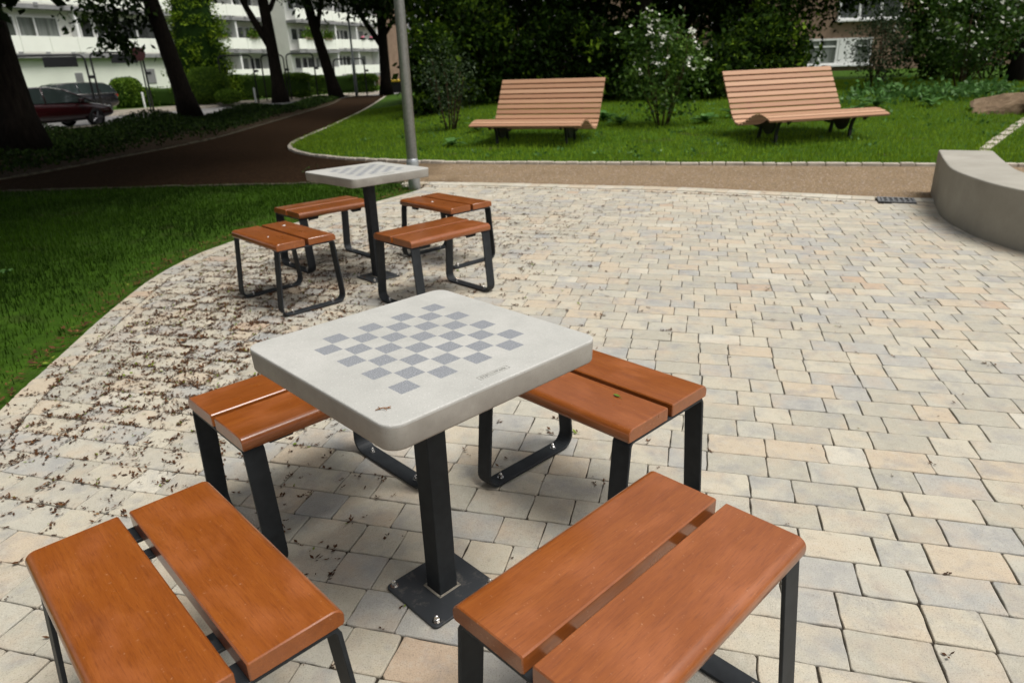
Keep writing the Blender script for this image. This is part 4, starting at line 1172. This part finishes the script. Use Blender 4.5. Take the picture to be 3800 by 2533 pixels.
# broad-leaved weeds
def weed(label, x, y, s, n=11):
    mb = MB(); zb = float(hill(x, y))
    for i in range(n):
        a = 2 * PI * i / n + random.uniform(-.4, .4); L = s * random.uniform(.6, 1.1); w = L * .22; el = random.uniform(.5, 1.2); v = []; f = []
        for j in range(6):
            q = j / 5; rr = L * q * math.cos(el * (1 - .5 * q)); z = L * (q * math.sin(el) - .45 * q * q); hw = w * math.sin(PI * (.08 + .9 * q)) 
            for sgn in (-1, 0, 1): v.append((math.cos(a) * rr - math.sin(a) * hw * sgn, math.sin(a) * rr + math.cos(a) * hw * sgn, z + abs(sgn) * hw * .3 + .02))
        for j in range(5): f += [(j * 3, j * 3 + 3, j * 3 + 4, j * 3 + 1), (j * 3 + 1, j * 3 + 4, j * 3 + 5, j * 3 + 2)]
        mb.add(v, f)
    me = mb.mesh('broadleaf_plant', True); at = me.attributes.new('tint', 'FLOAT', 'POINT'); at.data.foreach_set('value', RNG.uniform(.2, .9, len(me.vertices)).astype(np.float32))
    return tag(obj('broadleaf_plant', me, M['weed'], None, (x, y, zb)), label, 'plant', 'broad leaved plants in the grass')
for lab, x, y, s in (('broad leaved plant at the left end of the left lounger', -.95, 12.6, .30), ('low plant just behind the left armless end of the left lounger', -.55, 14.5, .34), ('broad leaved plant right of the flowering shrub', 3.95, 14.0, .36),
                     ('pale weed touching the right side of the left lounger back', 2.1, 15.2, .42), ('leafy weed between the left lounger and the flowering shrub', 2.35, 14.4, .34), ('broad leaved plant behind the right end of the right lounger seat', 7.2, 14.6, .42),
                     ('tuft of broad leaves right of the right lounger back', 7.9, 15.2, .42), ('low broad leaves in the grass under the ground cover patch', 8.9, 14.9, .32), ('broad leaved weed behind the flat sandy boulder', 11.2, 15.3, .42), ('leafy weed left of the right lounger back', 4.7, 14.6, .36),
                     ('small pale weed on the dark left lawn, nearer to the paving', -3.75, 4.95, .08), ('small pale weed on the dark left lawn, farther from the paving', -4.65, 6.1, .11)):
    weed(lab, x, y, s)

# ------------------------------------------------------------------ dark ground cover in the bed by the path
n = 90000
tq = RNG.random(n); k = RNG.integers(0, len(KERB_BED), n); far = np.stack([np.interp(np.linspace(0, 1, len(KERB_BED)), np.linspace(0, 1, len(bed_far)), bed_far[:, j]) for j in (0, 1)], 1)
P = KERB_BED[k] * (1 - tq[:, None]) + (far[k]) * tq[:, None]; P = P + RNG.normal(0, .15, P.shape); P[:, 0] -= .25
ok = (P[:, 1] > 8.5) & (P[:, 0] < np.interp(P[:, 1], KERB_BED[:, 1], KERB_BED[:, 0]) - .15); P = P[ok]
hh = .04 + (.22 + .25 * np.clip((np.interp(P[:, 1], KERB_BED[:, 1], KERB_BED[:, 0]) - P[:, 0] - 2.5) / 3, 0, 1)) * (.5 + .5 * np.sin(P[:, 0] * 1.3 + P[:, 1] * .7)) * RNG.random(len(P))
C = np.c_[P, .02 + street_z(P[:, 0], P[:, 1]) + hh]
o = leaf_cloud('ground_cover', C, .085, M['ivy'], None, -.3, .55, .45, .25); tag(o, 'dark ivy-like ground cover between the gravel path and the street', 'ground cover', kind='stuff')

# ------------------------------------------------------------------ clipped shrubs and hedges by the houses
def clipped(name, label, c, R, n, leaf, mat='clip', boxy=2.0, group=None, tint=.5, cat='bush', rz=0):
    u = RNG.normal(0, 1, (n, 3)); u[:, 2] = np.abs(u[:, 2]) * RNG.choice((1, 1, -1), n)
    p = np.abs(u) ** (2 / boxy) * np.sign(u); p /= (np.abs(u) ** 2).sum(1)[:, None] ** (1 / boxy)
    k = 1 - .12 * RNG.random(n)
    p = p * k[:, None] * np.array(R); p[:, 2] += R[2]
    t = thing(name, label, cat, c, rz, group)
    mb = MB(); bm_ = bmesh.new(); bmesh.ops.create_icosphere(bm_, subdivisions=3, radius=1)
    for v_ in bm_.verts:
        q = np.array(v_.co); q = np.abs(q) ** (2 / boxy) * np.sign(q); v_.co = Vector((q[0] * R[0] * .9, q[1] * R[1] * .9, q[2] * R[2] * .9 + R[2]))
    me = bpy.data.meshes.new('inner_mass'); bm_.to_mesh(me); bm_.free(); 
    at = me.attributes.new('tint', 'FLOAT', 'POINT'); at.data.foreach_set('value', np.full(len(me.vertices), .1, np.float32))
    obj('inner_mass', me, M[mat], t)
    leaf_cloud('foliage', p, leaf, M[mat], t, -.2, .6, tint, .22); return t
HZ = math.atan2(SD[1], SD[0])
clipped('clipped_bush', 'small round clipped bush in front of the pale garage wall', (-21.9, 42.5, -.2), (.78, .75, .85), 5200, .12, boxy=3)
clipped('clipped_bush', 'big dome shaped dark green bush beside the bright conifer', (-17.35, 43.0, -.15), (1.25, 1.1, 1.05), 9000, .085, 'clip', 2.2, None, .5)
clipped('clipped_bush', 'low rounded bush at the foot of the dome shaped bush', (-15.9, 42.0, -.1), (.75, .6, .40), 2600, .1)
clipped('hedge', 'low clipped hedge right of the round bush', (-20.4, 44.0, -.2), (2.4, .5, .55), 6000, .12, 'clip', 5, 'clipped hedges along the houses', .45, 'hedge', .15)
clipped('hedge', 'high clipped hedge behind the third trunk', (-15.6, 48.5, -.1), (3.0, .6, .78), 7500, .12, 'clip', 6, 'clipped hedges along the houses', .45, 'hedge', .1)
clipped('hedge', 'long low clipped hedge behind the fourth trunk', (-11.6, 52.0, .0), (2.7, .6, .62), 7500, .12, 'clip', 6, 'clipped hedges along the houses', .4, 'hedge', .1)
clipped('clipped_bush', 'yellow green bush at the left picture edge beside the cars', (-26.0, 33.5, -.15), (1.6, 1.2, .85), 4200, .14, 'bright', 2.2, None, .7)
# conifer with layered sprays
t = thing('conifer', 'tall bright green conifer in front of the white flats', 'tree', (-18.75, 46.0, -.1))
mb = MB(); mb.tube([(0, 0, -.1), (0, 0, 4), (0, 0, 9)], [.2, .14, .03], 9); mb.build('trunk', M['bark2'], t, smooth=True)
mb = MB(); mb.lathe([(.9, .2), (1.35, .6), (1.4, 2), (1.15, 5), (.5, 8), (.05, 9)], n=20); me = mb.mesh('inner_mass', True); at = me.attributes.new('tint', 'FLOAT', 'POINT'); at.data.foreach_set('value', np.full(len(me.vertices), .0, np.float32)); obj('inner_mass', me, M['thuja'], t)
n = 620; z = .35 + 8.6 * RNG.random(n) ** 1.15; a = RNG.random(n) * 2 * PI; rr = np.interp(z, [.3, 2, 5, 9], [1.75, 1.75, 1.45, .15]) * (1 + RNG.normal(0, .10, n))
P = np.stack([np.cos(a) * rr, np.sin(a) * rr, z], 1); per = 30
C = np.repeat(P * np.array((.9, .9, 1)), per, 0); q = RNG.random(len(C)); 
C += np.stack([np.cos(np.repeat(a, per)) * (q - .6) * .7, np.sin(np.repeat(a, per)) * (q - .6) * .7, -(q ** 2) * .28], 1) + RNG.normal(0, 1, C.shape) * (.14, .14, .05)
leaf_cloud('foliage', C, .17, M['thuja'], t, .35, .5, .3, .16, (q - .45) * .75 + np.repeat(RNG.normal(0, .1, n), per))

# ------------------------------------------------------------------ white flats on the left
def flats():
    t = thing('apartment_building', 'long white block of flats with balconies beyond the street', 'building')
    U = np.array((.45, .893)); Nn = np.array((.893, -.45)); rz = math.atan2(U[1], U[0])
    def P(o, u, d): return o + U * u + Nn * d      # d>0 towards the street
    def box(mb, o, u0, u1, d0, d1, z0, z1):
        c = P(o, (u0 + u1) / 2, (d0 + d1) / 2); mb.box((c[0], c[1], (z0 + z1) / 2), (abs(u1 - u0), abs(d1 - d0), z1 - z0), rz)
    def unit(o, u0, u1, base, floors, fh, depth, bays, mats, ground=None, skip=()):
        """floors: slab heights; bays: list of (u_start,u_end,[window spans])"""
        top = floors[-1] + fh
        w = MB(); box(w, o, u0, u1, -depth - 9, -depth, -.6, top); w.build('wall', M[mats], t)
        if ground:
            g = MB(); box(g, o, u0, u1, -depth + .02, -.25, -.6, floors[0] - .25); g.build('ground_floor_wall', M[ground], t)
        for z in floors:
            s = MB(); box(s, o, u0 - .05, u1 + .05, -depth + .03, .12, z - .24, z)
            for k in range(int((u1 - u0) / 1.6)): box(s, o, u0 + .7 + k * 1.6, u0 + .95 + k * 1.6, .121, .18, z - .07, z + .1)
            s.build('floor_slab', M['slab'], t)
        for z in floors:
            pm = MB(); u = u0
            while u < u1 - .2:
                e = min(u + 1.75, u1); box(pm, o, u + .012, e - .012, .02, .07, z + .10, z + .98); u = e
            pm.build('balcony_panel', M['panel'], t)
            for (b0, b1, wins) in bays:
                fm = MB(); box(fm, o, b1 - .09, b1 + .09, -depth + .01, .0, z, z + fh - .245)
                fm.build('dividing_wall', M['white'], t)
            for bi, (b0, b1, wins) in enumerate(bays):
                for (a, b, lo, kindw) in wins:
                    f = MB(); hi = z + fh - .62; zl = z + lo; fw = .07; d0 = -depth + .004; d1 = -depth + .10
                    box(f, o, a, a + fw, d0, d1, zl, hi); box(f, o, b - fw, b, d0, d1, zl, hi); box(f, o, a + fw, b - fw, d0, d1, hi - fw, hi); box(f, o, a + fw, b - fw, d0, d1, zl, zl + fw)
                    mid = a + (b - a) * .42
                    if b - a > 1.2: box(f, o, mid - .05, mid + .05, d0, d1, zl + fw, hi - fw)
                    fo = f.build('window', M['white'], t)
                    g = MB(); box(g, o, a + fw - .01, b - fw + .01, d0 + .01, d0 + .04, zl + fw - .01, hi - fw + .01); obj('pane', g.mesh('pane'), M[kindw], fo)
        if len(floors) and True:
            r = MB(); box(r, o, u0 - .3, u1 + .3, -depth - 9.2, .3, top, top + .25); r.build('roof', M['slab'], t)
    def bay(u, w, kinds, lo=.9):
        k = 0; L = []
        a = u + .35
        for ww, kd in kinds:
            L.append((a, a + ww, lo, kd)); a += ww + .12
        return (u, u + w, L)
    A = np.array((-27.7, 46.0)); 
    unit(A, -14, 10.5, -.2, [3.02, 5.75, 8.5], 2.73, .55, [bay(-14, 5, [(2.2, 'curtain'), (1.5, 'glass')], .95), bay(-9, 4.6, [(1.6, 'glass'), (2.0, 'curtain')], .95), bay(-4.3, 6.3, [(1.0, 'glass'), (1.3, 'curtain'), (2.5, 'curtain')], .95), bay(2.1, 8.3, [(.9, 'glass'), (1.5, 'glass'), (3.4, 'glass')], .95)], 'facade', 'greenwall')
    B = np.array((-22.3, 66.0))
    unit(B, -9, 2.6, .2, [.97, 3.5, 6.1, 8.7], 2.58, 1.15, [bay(-9, 4.2, [(1.2, 'glass'), (1.2, 'curtain')]), bay(-4.8, 3.6, [(.9, 'glass'), (1.6, 'curtain')]), bay(-1.2, 3.7, [(1.5, 'curtain'), (1.3, 'glass')])], 'facade')
    B2 = np.array((-20.4, 67.5)) 
    unit(B2, 2.9, 8.6, .2, [.97, 3.5, 6.1, 8.7], 2.58, 1.15, [bay(2.9, 5.6, [(.9, 'glass'), (1.8, 'glass'), (1.4, 'curtain')])], 'facade')
    Cc = np.array((-15.2, 85.0))
    unit(Cc, -10, 1.9, 0, [1.18, 3.78, 6.4, 9.0], 2.6, 1.0, [bay(-10, 4.5, [(1.3, 'glass'), (1.3, 'curtain')]), bay(-5.5, 3.6, [(1.3, 'glass'), (1.4, 'glass')]), bay(-1.9, 3.7, [(1.0, 'glass'), (.9, 'curtain')])], 'facade')
    w = MB(); box(w, Cc, 1.95, 9, -9.8, -.6, -.5, 11.2); w.build('end_wall', M['brown'], t)
    # two small ventilation panels on the garage wall
    for u, z0, wd, h in ((1.2, 1.35, .5, .55), (6.3, 1.1, .75, .95)):
        v_ = MB(); box(v_, A, u, u + wd, -.249, -.22, z0, z0 + h)
        for k in range(5): box(v_, A, u + .03, u + wd - .03, -.219, -.205, z0 + .05 + k * h / 5.6, z0 + .05 + k * h / 5.6 + h / 14)
        v_.build('vent_grille', M['slab'], t)
    mb = MB(); a_ = P(A, -4.45, .14); mb.tube([(a_[0], a_[1], 2.7), (a_[0], a_[1], 8.4)], .06, 8); mb.build('downpipe', M['white'], t)
    # balcony planting
    def plants(o, u, z, w, mat, label, h=.7):
        c = P(o, u, .02); C = np.stack([c[0] + RNG.normal(0, w * .32, 420) * U[0], np.full(420, c[1]), np.full(420, z)], 1); C[:, 1] = c[1] + (C[:, 0] - c[0]) / U[0] * U[1]; C[:, :2] += RNG.normal(0, .12, (420, 2)); C[:, 2] += np.abs(RNG.normal(0, h * .5, 420))
        tt_ = thing('balcony_plant', label, 'plant', (float(c[0]), float(c[1]), z), 0, 'plants on the balconies')
        leaf_cloud('foliage', C - np.array((c[0], c[1], z)), .22, M[mat], tt_, .1, .6, .5, .2)
        mb = MB(); mb.box((0, 0, -.02), (w * .8, .22, .2), rz); mb.build('planter', M['terra'], tt_)
    plants(B, -3.2, 4.55, 1.8, 'shrub', 'trailing dark green balcony plants on the middle balcony'); plants(B, .6, 4.55, 1.0, 'bright', 'light green balcony plant left of the forked trunk', .5)
    plants(B2, 4.6, 4.55, 1.6, 'clip', 'bushy green balcony plants behind the fourth trunk', .8); plants(B2, 7.2, 4.55, 1.2, 'bright', 'yellow green balcony plants in pale boxes', .7)
    for u, lab in ((-1.0, 'left pink flower box on the small far balcony'), (.5, 'right pink flower box on the small far balcony')):
        c = P(Cc, u, .05); mb = MB(); mb.box((0, 0, 0), (.7, .2, .18), rz); tt_ = thing('flower_box', lab, 'flower box', (float(c[0]), float(c[1]), 4.86), 0, 'pink flower boxes'); mb.build('box', M['rubber'], tt_)
        mb = MB()
        for _ in range(14): mb.lathe([(.01, -.05), (.09, 0), (.01, .06)], (RNG.normal(0, .2) * U[0], RNG.normal(0, .2) * U[1], .14 + RNG.random() * .1), 7)
        mb.build('blossoms', M['pink'], tt_)
flats()

# ------------------------------------------------------------------ brown house on the right
t = thing('brown_house', 'brown rendered house with white windows behind the wood', 'building', (0, 45.0, 0))
mb = MB(); mb.box((24, 5.5, 5.2), (36, 11, 9.6)); mb.build('wall', M['brown'], t)
mb = MB(); mb.box((24, -.03, .05), (36.1, .05, .75)); mb.build('plinth', M['plinth'], t)
mb = MB(); mb.prism([(-.7, 10.0), (11.7, 10.0), (5.5, 14.5)], 0, 5.6, 42.4); mb.build('roof', M['plinth'], t)
def hwin(x0, x1, z0, z1, n, panel=None, pane='curtain'):
    f = MB(); fw = .11; y0, y1 = -.14, -.004
    for a, b in ((x0, x0 + fw), (x1 - fw, x1)): f.box(((a + b) / 2, (y0 + y1) / 2, (z0 + z1) / 2), (b - a, y1 - y0, z1 - z0))
    for a, b in ((z0, z0 + fw), (z1 - fw, z1)): f.box(((x0 + x1) / 2, (y0 + y1) / 2, (a + b) / 2), (x1 - x0 - 2 * fw, y1 - y0, b - a))
    for i in range(1, n):
        x = x0 + (x1 - x0) * i / n; f.box((x, (y0 + y1) / 2, (z0 + z1) / 2), (.13, y1 - y0 - .004, z1 - z0 - 2 * fw))
    if panel: f.box(((panel[0] + panel[1]) / 2, (y0 + y1) / 2 - .01, (z0 + z1) / 2), (panel[1] - panel[0], y1 - y0, z1 - z0 - 2 * fw - .004))
    zt = z0 + (z1 - z0) * .7
    f.box(((x0 + x1) / 2, -.06, zt), (x1 - x0 - 2 * fw, .07, .08))
    fo = f.build('window', M['white'], t)
    g = MB(); g.box(((x0 + x1) / 2, -.035, (z0 + z1) / 2), (x1 - x0 - .14, .03, z1 - z0 - .14)); obj('pane', g.mesh('pane'), M[pane], fo)
    s = MB(); s.box(((x0 + x1) / 2, -.16, z0 - .05), (x1 - x0 + .2, .3, .09)); obj('sill', s.mesh('sill'), M['white'], fo)
hwin(18.3, 22.5, .86, 2.35, 4, (20.5, 21.5)); hwin(20.2, 24.0, 3.35, 5.2, 3, None, 'glass'); hwin(12.6, 15.6, 3.35, 5.2, 3, None, 'curtain'); hwin(8.2, 10.6, 3.35, 5.2, 2, None, 'glass'); hwin(12.6, 15.6, .86, 2.35, 3); hwin(27, 30, .86, 2.35, 3); hwin(27, 30, 3.35, 5.2, 3)

# ------------------------------------------------------------------ cars
def make_car(label, loc, rz, body, L=4.5, W=1.8, H=1.43, suv=False):
    t = thing('parked_car', label, 'car', loc, rz, 'cars parked along the street')
    hw = W / 2; sill = .22
    # body loft: x forward
    st = [(-.5, .52, .70, .80), (-.485, .34, .90, .93), (-.42, .25, .96, .98), (-.25, .2, .94, 1.0), (0, .2, .92, 1.0), (.2, .2, .90, 1.0), (.33, .22, .86, .98), (.44, .26, .76, .93), (.485, .34, .66, .86), (.5, .42, .58, .74)]
    if suv: st = [(a, b + .03, c + .12, d_) for a, b, c, d_ in st]
    sec = []
    for (fx, zl, zt, kw) in st:
        x = fx * L; w = hw * kw
        sec.append([(x, -w * .96, zl), (x, -w, zl + (zt - zl) * .45), (x, -w * .985, zl + (zt - zl) * .8), (x, -w * .9, zt), (x, -w * .45, zt + .025), (x, w * .45, zt + .025), (x, w * .9, zt), (x, w * .985, zl + (zt - zl) * .8), (x, w, zl + (zt - zl) * .45), (x, w * .96, zl)])
    k = 10; v = [p for s in sec for p in s]; f = []
    for i in range(len(sec) - 1):
        for j in range(k):
            j2 = (j + 1) % k; f.append((i * k + j, (i + 1) * k + j, (i + 1) * k + j2, i * k + j2))
    f.append(tuple(range(k))); f.append(tuple((len(sec) - 1) * k + j for j in range(k))[::-1])
    mb = MB(); mb.add(v, f); me = mb.mesh('body', True)
    bo = obj('body', me, M[body], t); ss = bo.modifiers.new('s', 'SUBSURF'); ss.levels = 1; ss.render_levels = 2
    belt = (1.03 if suv else .91)
    if suv: g = [(-.487, belt, 0), (-.435, H - .17, 0), (-.37, H - .05, 0), (-.15, H, 0), (.03, H - .02, 0), (.12, H - .09, 0), (.31, belt - .02, 0)]
    else: g = [(-.45, belt + .0, 0), (-.33, H - .14, 0), (-.22, H - .035, 0), (-.07, H, 0), (.03, H - .02, 0), (.11, H - .09, 0), (.33, belt - .02, 0)]
    def cab(name, mat, shr, prof, cap=True):
        mb = MB(); wt = hw * .70; wb = hw * .90; v = []
        for (fx, z, _) in prof:
            q = (z - belt) / (H - belt); w = wb + (wt - wb) * max(0, q) + shr; v += [(fx * L, -w, z), (fx * L, w, z)]
        n = len(prof); f = [tuple(2 * i for i in range(n)), tuple(2 * i + 1 for i in range(n))[::-1]]
        for i in range(n - 1): f.append((2 * i, 2 * i + 1, 2 * i + 3, 2 * i + 2))
        f.append((2 * n - 2, 2 * n - 1, 1, 0)); mb.add(v, f); return mb.build(name, mat, t, bevel=.03)
    cab('windows', M['carglass'], -.012, g)
    # roof skin and pillars in body colour
    mb = MB(); wt = hw * .70
    pr = [(x * L, z + .013) for x, z, _ in g[1:-1]]
    for i in range(len(pr) - 1):
        p, q = pr[i], pr[i + 1]; v = []
        for (x, z) in (p, q):
            k = max(0, (H - z)) / (H - belt) * (hw * .90 - wt); v += [(x, -wt - k - .01, z - .03), (x, -wt - k + .07, z), (x, wt + k - .07, z), (x, wt + k + .01, z - .03)]
        mb.add(v, [(0, 4, 5, 1), (1, 5, 6, 2), (2, 6, 7, 3)])
    mb.build('roof', M[body], t, smooth=True)
    wb = hw * .90
    for sg in (-1, 1):
        for (xa, za, xb, zb) in ((g[0][0] * L, belt - .02, g[1][0] * L, g[1][1]), (g[-1][0] * L, belt - .02, g[-2][0] * L, g[-2][1]), (-.06 * L, belt - .02, -.05 * L, H - .03), (-.30 * L, belt - .02, -.27 * L, H - .06) if suv else (-.31 * L, belt - .02, -.23 * L, H - .06)):
            mb = MB(); mb.tube([(xa, sg * (wb - .0), za), (xb, sg * (wt - .0), zb)], .028, 6)
            mb.build('pillar', M[body] if not suv else M['black'], t, smooth=True)
    for x in (-.30 * L, .31 * L):
        for sg in (-1, 1):
            w = MB(); R_ = .33 if not suv else .36
            P_ = [(R_ - .03, -.1), (R_, -.07), (R_, .07), (R_ - .03, .1), (R_ - .11, .1)]; v = []; f = []; n = 22
            for (r, y) in P_:
                for i in range(n): v.append((r * math.cos(2 * PI * i / n), y * sg, r * math.sin(2 * PI * i / n)))
            for j in range(4):
                for i in range(n): f.append((j * n + i, j * n + (i + 1) % n, (j + 1) * n + (i + 1) % n, (j + 1) * n + i))
            w.add(v, f); wh = w.build('wheel', M['rubber'], t, smooth=True); wh.location = (x, sg * (hw - .10), R_)
            r_ = MB()
            for i in range(5):
                an = 2 * PI * i / 5; r_.tube([(0, sg * .09, 0), (.22 * math.cos(an), sg * .09, .22 * math.sin(an))], .03, 6)
            vv = [(.235 * math.cos(2 * PI * i / n), sg * .06, .235 * math.sin(2 * PI * i / n)) for i in range(n)]; r_.add(vv, [tuple(range(n))])
            ro = r_.build('rim', M['rim'], wh)
    for sg in (-1, 1):
        h = MB(); h.box((-L * .489, sg * hw * .62, belt - .12), (.12, hw * .42, .13)); h.build('tail_light', M['tail'], t, bevel=.03)
        h = MB(); h.box((L * .47, sg * hw * .6, .66), (.14, hw * .4, .12)); h.build('headlight', M['stainless'], t, bevel=.03)
        h = MB(); h.box((L * .20, sg * (hw + .06), belt + .06), (.14, .2, .13)); h.build('mirror', M[body], t, bevel=.03)
    if suv:
        for sg in (-1, 1):
            h = MB(); h.tube([(g[0][0] * L + .05, sg * (hw * .91), belt + .005), (-.1 * L, sg * (hw * .925), belt + .01), (.27 * L, sg * (hw * .91), belt - .005)], .022, 6); h.build('window_trim', M['stainless'], t, smooth=True)
    return t
RZ = math.atan2(SD[1], SD[0])
make_car('dark red saloon parked behind the thick left tree trunk', (-17.0, 26.6, -.25), RZ, 'red', 4.8, 1.85, 1.46)
make_car('black estate car facing the other way beyond the red car', (-21.4, 35.6, -.25), RZ + PI, 'black', 4.6, 1.85, 1.58, True)
make_car('black car cut off by the left edge of the photo', (-18.35, 21.3, -.25), RZ + .02, 'black')

# ------------------------------------------------------------------ street furniture
def arch(label, a, b, z, h, plate=None):
    t = thing('metal_arch', label, 'frame', (a[0], a[1], z), math.atan2(b[1] - a[1], b[0] - a[0]), 'thin metal arches along the street')
    w = math.hypot(b[0] - a[0], b[1] - a[1]); r = .25
    P = [(0, 0, -.1), (0, 0, h - r)] + [(r - r * math.cos(q), 0, h - r + r * math.sin(q)) for q in (.4, .8, 1.2)] + [(r, 0, h), (w - r, 0, h)] + [(w - r + r * math.sin(q), 0, h - r + r * math.cos(q)) for q in (.4, .8, 1.2)] + [(w, 0, h - r), (w, 0, -.1)]
    mb = MB(); mb.tube(P, .045, 8); mb.build('frame', M['iron'], t, smooth=True)
    mb = MB(); mb.box((w + .14, -.02, h * .66), (.22, .1, .14)); mb.build('lock_box', M['iron'], t, bevel=.01)
    if plate:
        mb = MB(); mb.box((w - .95, -.05, h - .28), (1.3, .04, .42)); mb.build('sign_plate', M['iron'], t, bevel=.01)
arch('first metal arch from the left with a dark plate, behind the thick trunk', (-21.0, 32.0), (-18.55, 33), -.25, 2.72, True)
arch('second metal arch from the left with a dark plate, above the round bush', (-19.95, 36), (-18.4, 38), -.25, 2.9, True)
arch('metal arch in front of the balcony with the dark narrow window', (-16.5, 43), (-14.7, 43.5), -.1, 2.6)
arch('narrow metal arch beside the third trunk', (-15.0, 46), (-13.75, 46.5), -.02, 2.55)
arch('metal arch between the third and the fourth trunk', (-13.6, 46.6), (-12.0, 47), -.02, 2.6)
arch('metal arch right of the fourth trunk, the last towards the lamp post', (-11.0, 48), (-9.2, 49), 0, 2.2)
t = thing('traffic_sign', 'round red rimmed traffic sign on a thin post beside the second trunk', 'sign', (-18.05, 37.0, -.25))
mb = MB(); mb.tube([(0, 0, -.1), (0, 0, 3.1)], .035, 8); mb.build('post', M['iron'], t)
mb = MB(); v = [(.33 * math.cos(2 * PI * i / 24), 0, 2.8 + .33 * math.sin(2 * PI * i / 24)) for i in range(24)]
mb.add([(x, -.05, z) for x, y, z in v] + [(x, -.03, z) for x, y, z in v], [tuple(range(24)), tuple(range(24, 48))[::-1]] + [(i, (i + 1) % 24, 24 + (i + 1) % 24, 24 + i) for i in range(24)]); mb.build('sign_disc', M['signred'], t)
t = thing('street_lamp', 'thin pale grey street lamp pole in front of the far balconies', 'lamp post', (-9.3, 46.0, -.05))
mb = MB(); mb.lathe([(.10, -.1), (.10, 2.2), (.065, 2.3), (.05, 6)], n=14); mb.build('pole', M['galv'], t, smooth=True)
mb = MB(); mb.box((.3, 0, 6.05), (.7, .2, .1)); mb.build('lamp_head', M['galv'], t, bevel=.03)
for x, y, lab in ((-23.6, 39.4, 'short pale bollard left of the round clipped bush'), (-22.3, 41.2, 'short pale bollard directly in front of the round clipped bush'), (-20.6, 41.6, 'short pale bollard right of the round clipped bush'), (-14.9, 43.6, 'short pale bollard in front of the high hedge')):
    mb = MB(); mb.lathe([(.055, -.15), (.055, .80), (.03, .84)], n=12); o = mb.build('bollard', M['white'], smooth=False); o.location = (x, y, -.13); tag(o, lab, 'bollard', 'pale bollards along the street')
for i, (x, y, lab) in enumerate(((-7.25, 49.5, 'yellow lidded bin left of the slim forked trunk'), (-6.1, 49.8, 'yellow lidded bin next to the lamp post'))):
    t = thing('waste_bin', lab, 'bin', (x, y, 0), .1, 'yellow lidded bins at the path end')
    mb = MB(); mb.prism([(-.33, 0), (.33, 0), (.4, .68), (-.4, .68)], 0, -.55, .55); mb.build('bin_body', M['binbody'], t, bevel=.03)
    mb = MB(); mb.prism([(-.42, .685), (.42, .685), (.42, .76), (.1, .86), (-.42, .80)], 0, -.6, .6); mb.build('lid', M['yellow'], t, bevel=.03)
    mb = MB()
    for x_ in (-.42, .42): mb.tube([(x_ - .05, .3, .08), (x_ + .05, .3, .08)], .09, 10)
    mb.build('wheel', M['rubber'], t)

# ------------------------------------------------------------------ light
world = bpy.data.worlds.new('World'); scene.world = world; world.use_nodes = True
nt = world.node_tree; bg = nt.nodes['Background']
sky = nt.nodes.new('ShaderNodeTexSky'); sky.sky_type = 'NISHITA'; sky.sun_disc = False
SUN_EL, SUN_AZ = math.radians(66), math.radians(118)      # azimuth clockwise from +Y
sky.sun_elevation = SUN_EL; sky.sun_rotation = SUN_AZ; sky.dust_density = 4; sky.ozone_density = .6; sky.air_density = 1.2
hs = nt.nodes.new('ShaderNodeHueSaturation'); hs.inputs['Saturation'].default_value = .20   # overcast: nearly neutral cloud
nt.links.new(sky.outputs[0], hs.inputs['Color']); nt.links.new(hs.outputs[0], bg.inputs['Color']); bg.inputs['Strength'].default_value = .058
sl = bpy.data.lights.new('sun', 'SUN'); sl.energy = 1.5; sl.angle = math.radians(30); sl.color = (1, .97, .92)
so = bpy.data.objects.new('sun', sl); COL.objects.link(so)
sd = Vector((math.sin(SUN_AZ) * math.cos(SUN_EL), math.cos(SUN_AZ) * math.cos(SUN_EL), math.sin(SUN_EL)))
so.rotation_euler = (-sd).to_track_quat('-Z', 'Y').to_euler(); so.location = sd * 50

# ------------------------------------------------------------------ camera
cam = bpy.data.cameras.new('camera'); co_ = bpy.data.objects.new('camera', cam); COL.objects.link(co_)
cam.sensor_width = 36; cam.sensor_fit = 'HORIZONTAL'; cam.lens = 2528.95 / 3800 * 36; cam.clip_end = 1500; cam.clip_start = .02
Rm = Matrix.Rotation(PI / 2 - .3816, 4, 'X') @ Matrix.Rotation(-.03416, 4, 'Z')
co_.matrix_world = Matrix.Translation((0, 0, 1.337)) @ Rm
cam.dof.use_dof = True; cam.dof.focus_distance = 1.65; cam.dof.aperture_fstop = 4.8
scene.camera = co_
scene.render.engine = 'CYCLES'
scene.cycles.use_denoising = True; scene.cycles.denoising_prefilter = 'ACCURATE'; scene.cycles.denoising_input_passes = 'RGB_ALBEDO_NORMAL'
scene.cycles.max_bounces = 7; scene.cycles.transparent_max_bounces = 8
scene.view_settings.view_transform = 'Standard'; scene.view_settings.look = 'None'; scene.view_settings.gamma = 1.0
scene.view_settings.exposure = 1.18
